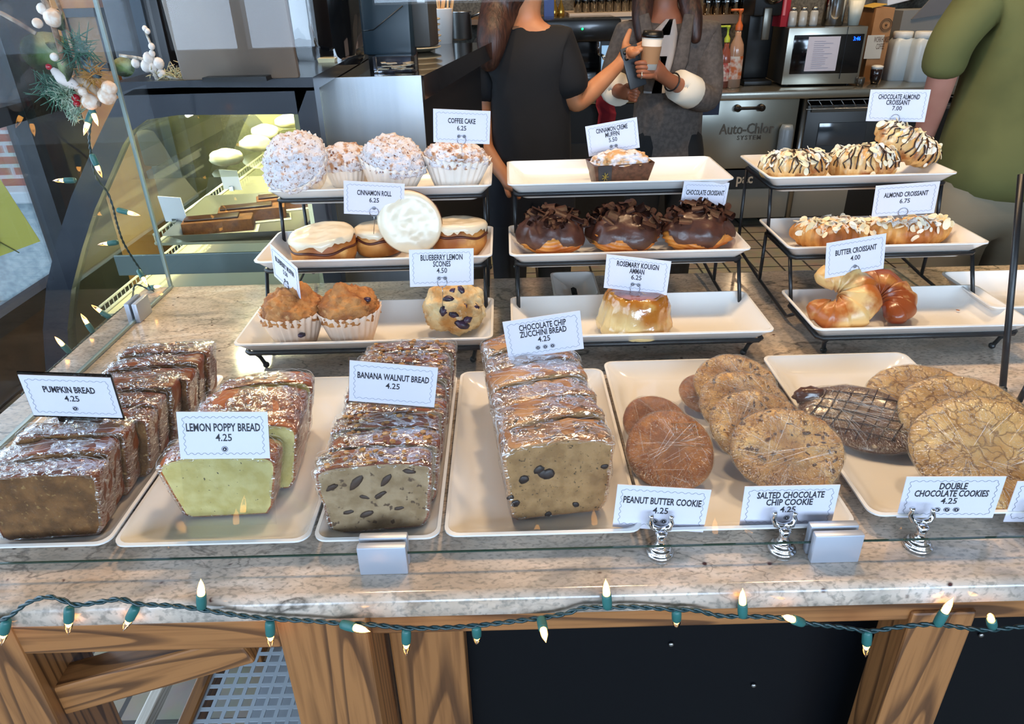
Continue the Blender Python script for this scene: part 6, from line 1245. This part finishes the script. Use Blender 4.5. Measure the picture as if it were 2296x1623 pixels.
for e, w_, nm in ((eR, wR, 'cuff'), (eL, wL, 'cuff')):
    b = BM(); p0, p1 = e.lerp(w_, .42), e.lerp(w_, .78); tube(b, [p0, p0.lerp(p1, .1), p1, p1.lerp(p0, .06)], [.058, .063, .058, .045], 18); obj(nm, b, mat('cuff_cloth', 'e9e0cf', .8), t)
b = BM(); d = (wR-eR).normalized(); ctr = wR-d*.02; q = d.orthogonal().normalized(); q2 = d.cross(q); tube(b, [ctr+(q*cos(x)+q2*sin(x))*.033 for x in [2*pi*i/20 for i in range(20)]], .003, 6, True); obj('wrist_band', b, M_BLACK, t)
rg = a(1438, 168, 2.775); b = BM(); tube(b, [rg+V((0, .012*cos(x), .012*sin(x))) for x in [2*pi*i/16 for i in range(16)]], .0022, 6, True); obj('ring', b, mat('ring_metal', 'e6e0cc', .2, metal=.8), t)
N3 = {'p0': (V((0, 0, .98)), (.13, .10)), 'p': (V((0, 0, .86)), (.14, .11))}; E3 = [('p0', 'p')]
for s in (-1, 1): chain(N3, E3, [(V((s*.085, 0, .70)), .098), (V((s*.09, 0, .44)), .07), (V((s*.09, 0, .09)), .055)], [f'l{s}{j}' for j in range(3)], 'p')
skin('trousers', N3, E3, 'p', mat('black_trousers', '0d0d10', .8), t)
NH = {'a': (hc+V((0, .02, .05)), .092)}; EH = []
for s, xx in ((-1, (1440, 1432, 1428)), (1, (1540, 1545, 1548))): chain(NH, EH, [(hc+V((s*.07, .02, 0)), .055), (a(xx[0], -10)+V((0, -.02, 0)), .045), (a(xx[1], 40)+V((0, -.07, 0)), .042), (a(xx[2], 95)+V((0, -.1, 0)), .018)], [f'h{s}{j}' for j in range(4)], 'a')
skin('hair', NH, EH, 'a', HAIR, t); b = BM()
for s in (-1, 1): box(b, (s*.095, -.05, .03), (.09, .2, .055), bev=.02)
obj('shoes', b, M_BLACK, t, True)
q = A(1457, 122, 2.80); t = thing('coffee_cup', 'paper coffee cup with black lid and brown sleeve held by the blazer person', 'cup', q-V((0, 0, .05)), (0, R(3), 0))
b = BM(); lathe(b, [(.027, 0), (.037, .11)], 28, cap0=True, cap1=True); obj('cup', b, mat('cup_white', 'dcd2c6', .6), t); b = BM(); lathe(b, [(.0308, .02), (.0362, .078)], 28); obj('sleeve', b, mat('sleeve_kraft', 'a87d57', .8), t); b = BM(); lathe(b, [(.039, .106), (.0395, .114), (.036, .118), (.034, .128), (.0, .126)], 28, cap0=True); obj('lid', b, M_BLACK, t)
q = A(1420, 150, 2.815); t = thing('mobile_phone', 'dark grey mobile phone held in the ringed hand', 'phone', q, (R(-12), R(-14), R(20))); b = BM(); box(b, (0, 0, 0), (.07, .009, .145), bev=.004); obj('case', b, mat('phone_case', '33373c', .4), t, True, angle=40); b = BM()
for x, z in ((-.02, .055), (-.02, .035), (-.003, .045)): lathe(b, [(.008, 0), (.008, .003)], 14, Matrix.Translation((x, -.0045, z)) @ Matrix.Rotation(pi/2, 4, 'X'), cap1=True)
obj('camera_lens', b, M_BLACK, t)
# person in green shirt at the far end
Yg = 2.2
t = thing('person', 'person in olive green shirt and beige trousers standing beyond the end platters', 'person', (1.505, Yg, 0)); N = {}; Ed = []; hc = V((0, .0, 1.66)); a = lambda x, y, Y=Yg: A(x, y, Y)-V(t.location)
N['pel'] = (V((0, 0, .92)), (.12, .095)); chain(N, Ed, [(V((0, 0, 1.08)), (.12, .095)), (V((0, 0, 1.25)), (.13, .095)), (V((0, 0, 1.42)), (.11, .075)), (V((0, 0, 1.50)), .055), (V((0, -.0, 1.56)), .06), (hc, (.085, .1)), (hc+V((0, 0, .08)), .065)], ['w', 'c', 'n0', 'n1', 'n2', 'hd', 'ht'], 'pel')
hA = a(2062, 335, 2.32); eA = a(2112, 175, 2.22)
chain(N, Ed, [(V((-.17, 0, 1.38)), .045), (a(2138, 82, 2.2), .045), (eA, .042), (eA.lerp(hA, .5), .037), (hA, .028)], ['s1', 's2', 'e', 'f', 'wr'], 'n0'); chain(N, Ed, [(V((.19, 0, 1.41)), .06), (V((.23, 0, 1.25)), .052), (V((.26, 0, 1.12)), .043), (V((.27, -.04, .98)), .036), (V((.27, -.07, .88)), .028)], ['t1', 't2', 't3', 't4', 'wl'], 'n0')
for s in (-1, 1): chain(N, Ed, [(V((s*.1, 0, .78)), .078), (V((s*.1, 0, .50)), .06), (V((s*.1, .0, .1)), .042), (V((s*.1, .0, .045)), .045), (V((s*.1, .12, .035)), .03)], [f'l{s}{j}' for j in range(5)], 'pel')
D = (hA-eA).normalized(); P = hA+D*.06
hand(N, Ed, 'wr', P, [(P+D*.04+V((0, -.03+.02*i, 0)), P+D*.07+V((.005, -.033+.021*i, 0)), P+D*.092+V((.015, -.033+.021*i, .004))) for i in range(4)], (P+V((.02, -.035, .01)), P+D*.03+V((.03, -.045, 0)), P+D*.05+V((.032, -.048, 0))), 'h')
P = V((.27, -.08, .82)); hand(N, Ed, 'wl', P, [(P+V((-.03+.02*i, -.01, -.04)), P+V((-.033+.021*i, -.012, -.07)), P+V((-.033+.021*i, -.02, -.09))) for i in range(4)], (P+V((-.035, -.02, -.0)), P+V((-.045, -.03, -.03)), P+V((-.045, -.035, -.05))), 'g')
skin('body', N, Ed, 'pel', FM(SK3), t, 2, face(hc, (.3, 1, 0)))
M_GSH = mat('olive_shirt', '676536', .85, c2='57572c', cscale=5, bump=.3, bscale=14); N2 = {'pel': (V((0, 0, .76)), (.225, .18))}; E2 = []
chain(N2, E2, [(V((0, 0, 1.0)), (.205, .155)), (V((0, 0, 1.22)), (.19, .14)), (V((0, 0, 1.38)), (.16, .11)), (V((0, 0, 1.47)), .075)], ['w', 'c', 'n0', 'n1'], 'pel')
chain(N2, E2, [(V((-.17, 0, 1.38)), .085), (a(2138, 80, 2.2), .068), (a(2120, 130, 2.21), .064), (a(2108, 178, 2.22), .062)], ['s1', 's2', 's3', 's4'], 'n0'); chain(N2, E2, [(V((.19, 0, 1.39)), .085), (V((.23, 0, 1.25)), .08), (V((.25, 0, 1.18)), .07)], ['t1', 't2', 't3'], 'n0')
skin('shirt', N2, E2, 'pel', M_GSH, t); N3 = {'p0': (V((0, 0, 1.04)), (.16, .12)), 'p': (V((0, 0, .90)), (.172, .14))}; E3 = [('p0', 'p')]
for s in (-1, 1): chain(N3, E3, [(V((s*.1, 0, .76)), .122), (V((s*.1, 0, .48)), .095), (V((s*.1, 0, .08)), .075)], [f'l{s}{j}' for j in range(3)], 'p')
skin('trousers', N3, E3, 'p', mat('beige_trousers', '857a66', .85, bump=.4, bscale=12), t)
skin('hair', {'a': (hc+V((0, -.02, .05)), .09), 'b': (hc+V((0, -.035, -.02)), .075)}, [('a', 'b')], 'a', HAIR, t); b = BM()
for s in (-1, 1): box(b, (s*.105, .05, .03), (.1, .27, .055), bev=.02)
obj('shoes', b, mat('brown_shoe', '4a3323', .6), t, True)
finish_text()
# ---------------------------------------------------------------- light
w = bpy.data.worlds.new('world'); S.world = w; w.use_nodes = True; nt = w.node_tree; bg = nt.nodes['Background']; bg.inputs[0].default_value = (.75, .87, 1, 1); bg.inputs[1].default_value = 3.0
def area(name, loc, rot, sx, sy, e, c, spread=pi):
    d = bpy.data.lights.new(name, 'AREA'); d.shape = 'RECTANGLE'; d.size = sx; d.size_y = sy; d.energy = e; d.color = c; d.spread = spread
    o = bpy.data.objects.new(name, d); COL.objects.link(o); o.location = loc; o.rotation_euler = rot; return o
for i, (x, wd, zz, hh, e) in enumerate(((-1.52, .9, 1.9, 1.7, 60), (.29, 2.1, 2.03, 1.4, 165), (2.65, 2.0, 2.03, 1.4, 160))): area(f'window_daylight_{i}', (x, -3.66, zz), (R(90), 0, 0), wd, hh, e, (.56, .75, 1))
area('side_daylight', (XL-.2, 1.2, 1.6), (0, R(-90), 0), 2.1, 3.4, 60, (.7, .85, 1))
def spot(name, loc, e, c=(1, .69, .4), size=R(95), r=.11):
    d = bpy.data.lights.new(name, 'SPOT'); d.energy = e; d.color = c; d.spot_size = size; d.spot_blend = .5; d.shadow_soft_size = r
    o = bpy.data.objects.new(name, d); COL.objects.link(o); o.location = loc; return o
for i, (x, y, e) in enumerate(((-.5, 1.75, 75), (.35, 1.6, 90), (1.1, 1.7, 75), (-.5, 4.0, 70), (.75, 4.05, 85), (1.9, 4.05, 85), (2.9, 4.0, 60))):
    spot(f'downlight_{i}', (x, y, 3.05), e)
    b = BM(); lathe(b, [(.06, 0), (.075, 0), (.075, .01), (.06, .012)], 24); t = tag(obj('downlight_ring', b, M_SATIN), 'round ceiling downlight ring', 'ceiling light', 'ceiling downlights'); t.location = (x, y, 3.09)
spot('pendant', (1.52, 4.5, 2.27), 12, size=R(150), r=.05)
for k, x in enumerate((-.62, -.66)): area(f'case_light_{k}', (x, 1.98, 1.215), (0, 0, 0), .006, .85, 11, (1, .93, .6))
S.view_settings.view_transform = 'Standard'; S.view_settings.look = 'None'; S.view_settings.exposure = 0.0; S.view_settings.gamma = 1
S.view_settings.use_curve_mapping = False
S.cycles.transparent_max_bounces = 32; S.cycles.max_bounces = 7; S.cycles.glossy_bounces = 4; S.cycles.use_adaptive_sampling = True; S.cycles.adaptive_threshold = .025; S.cycles.sample_clamp_indirect = 6; S.cycles.caustics_reflective = False; S.cycles.caustics_refractive = False
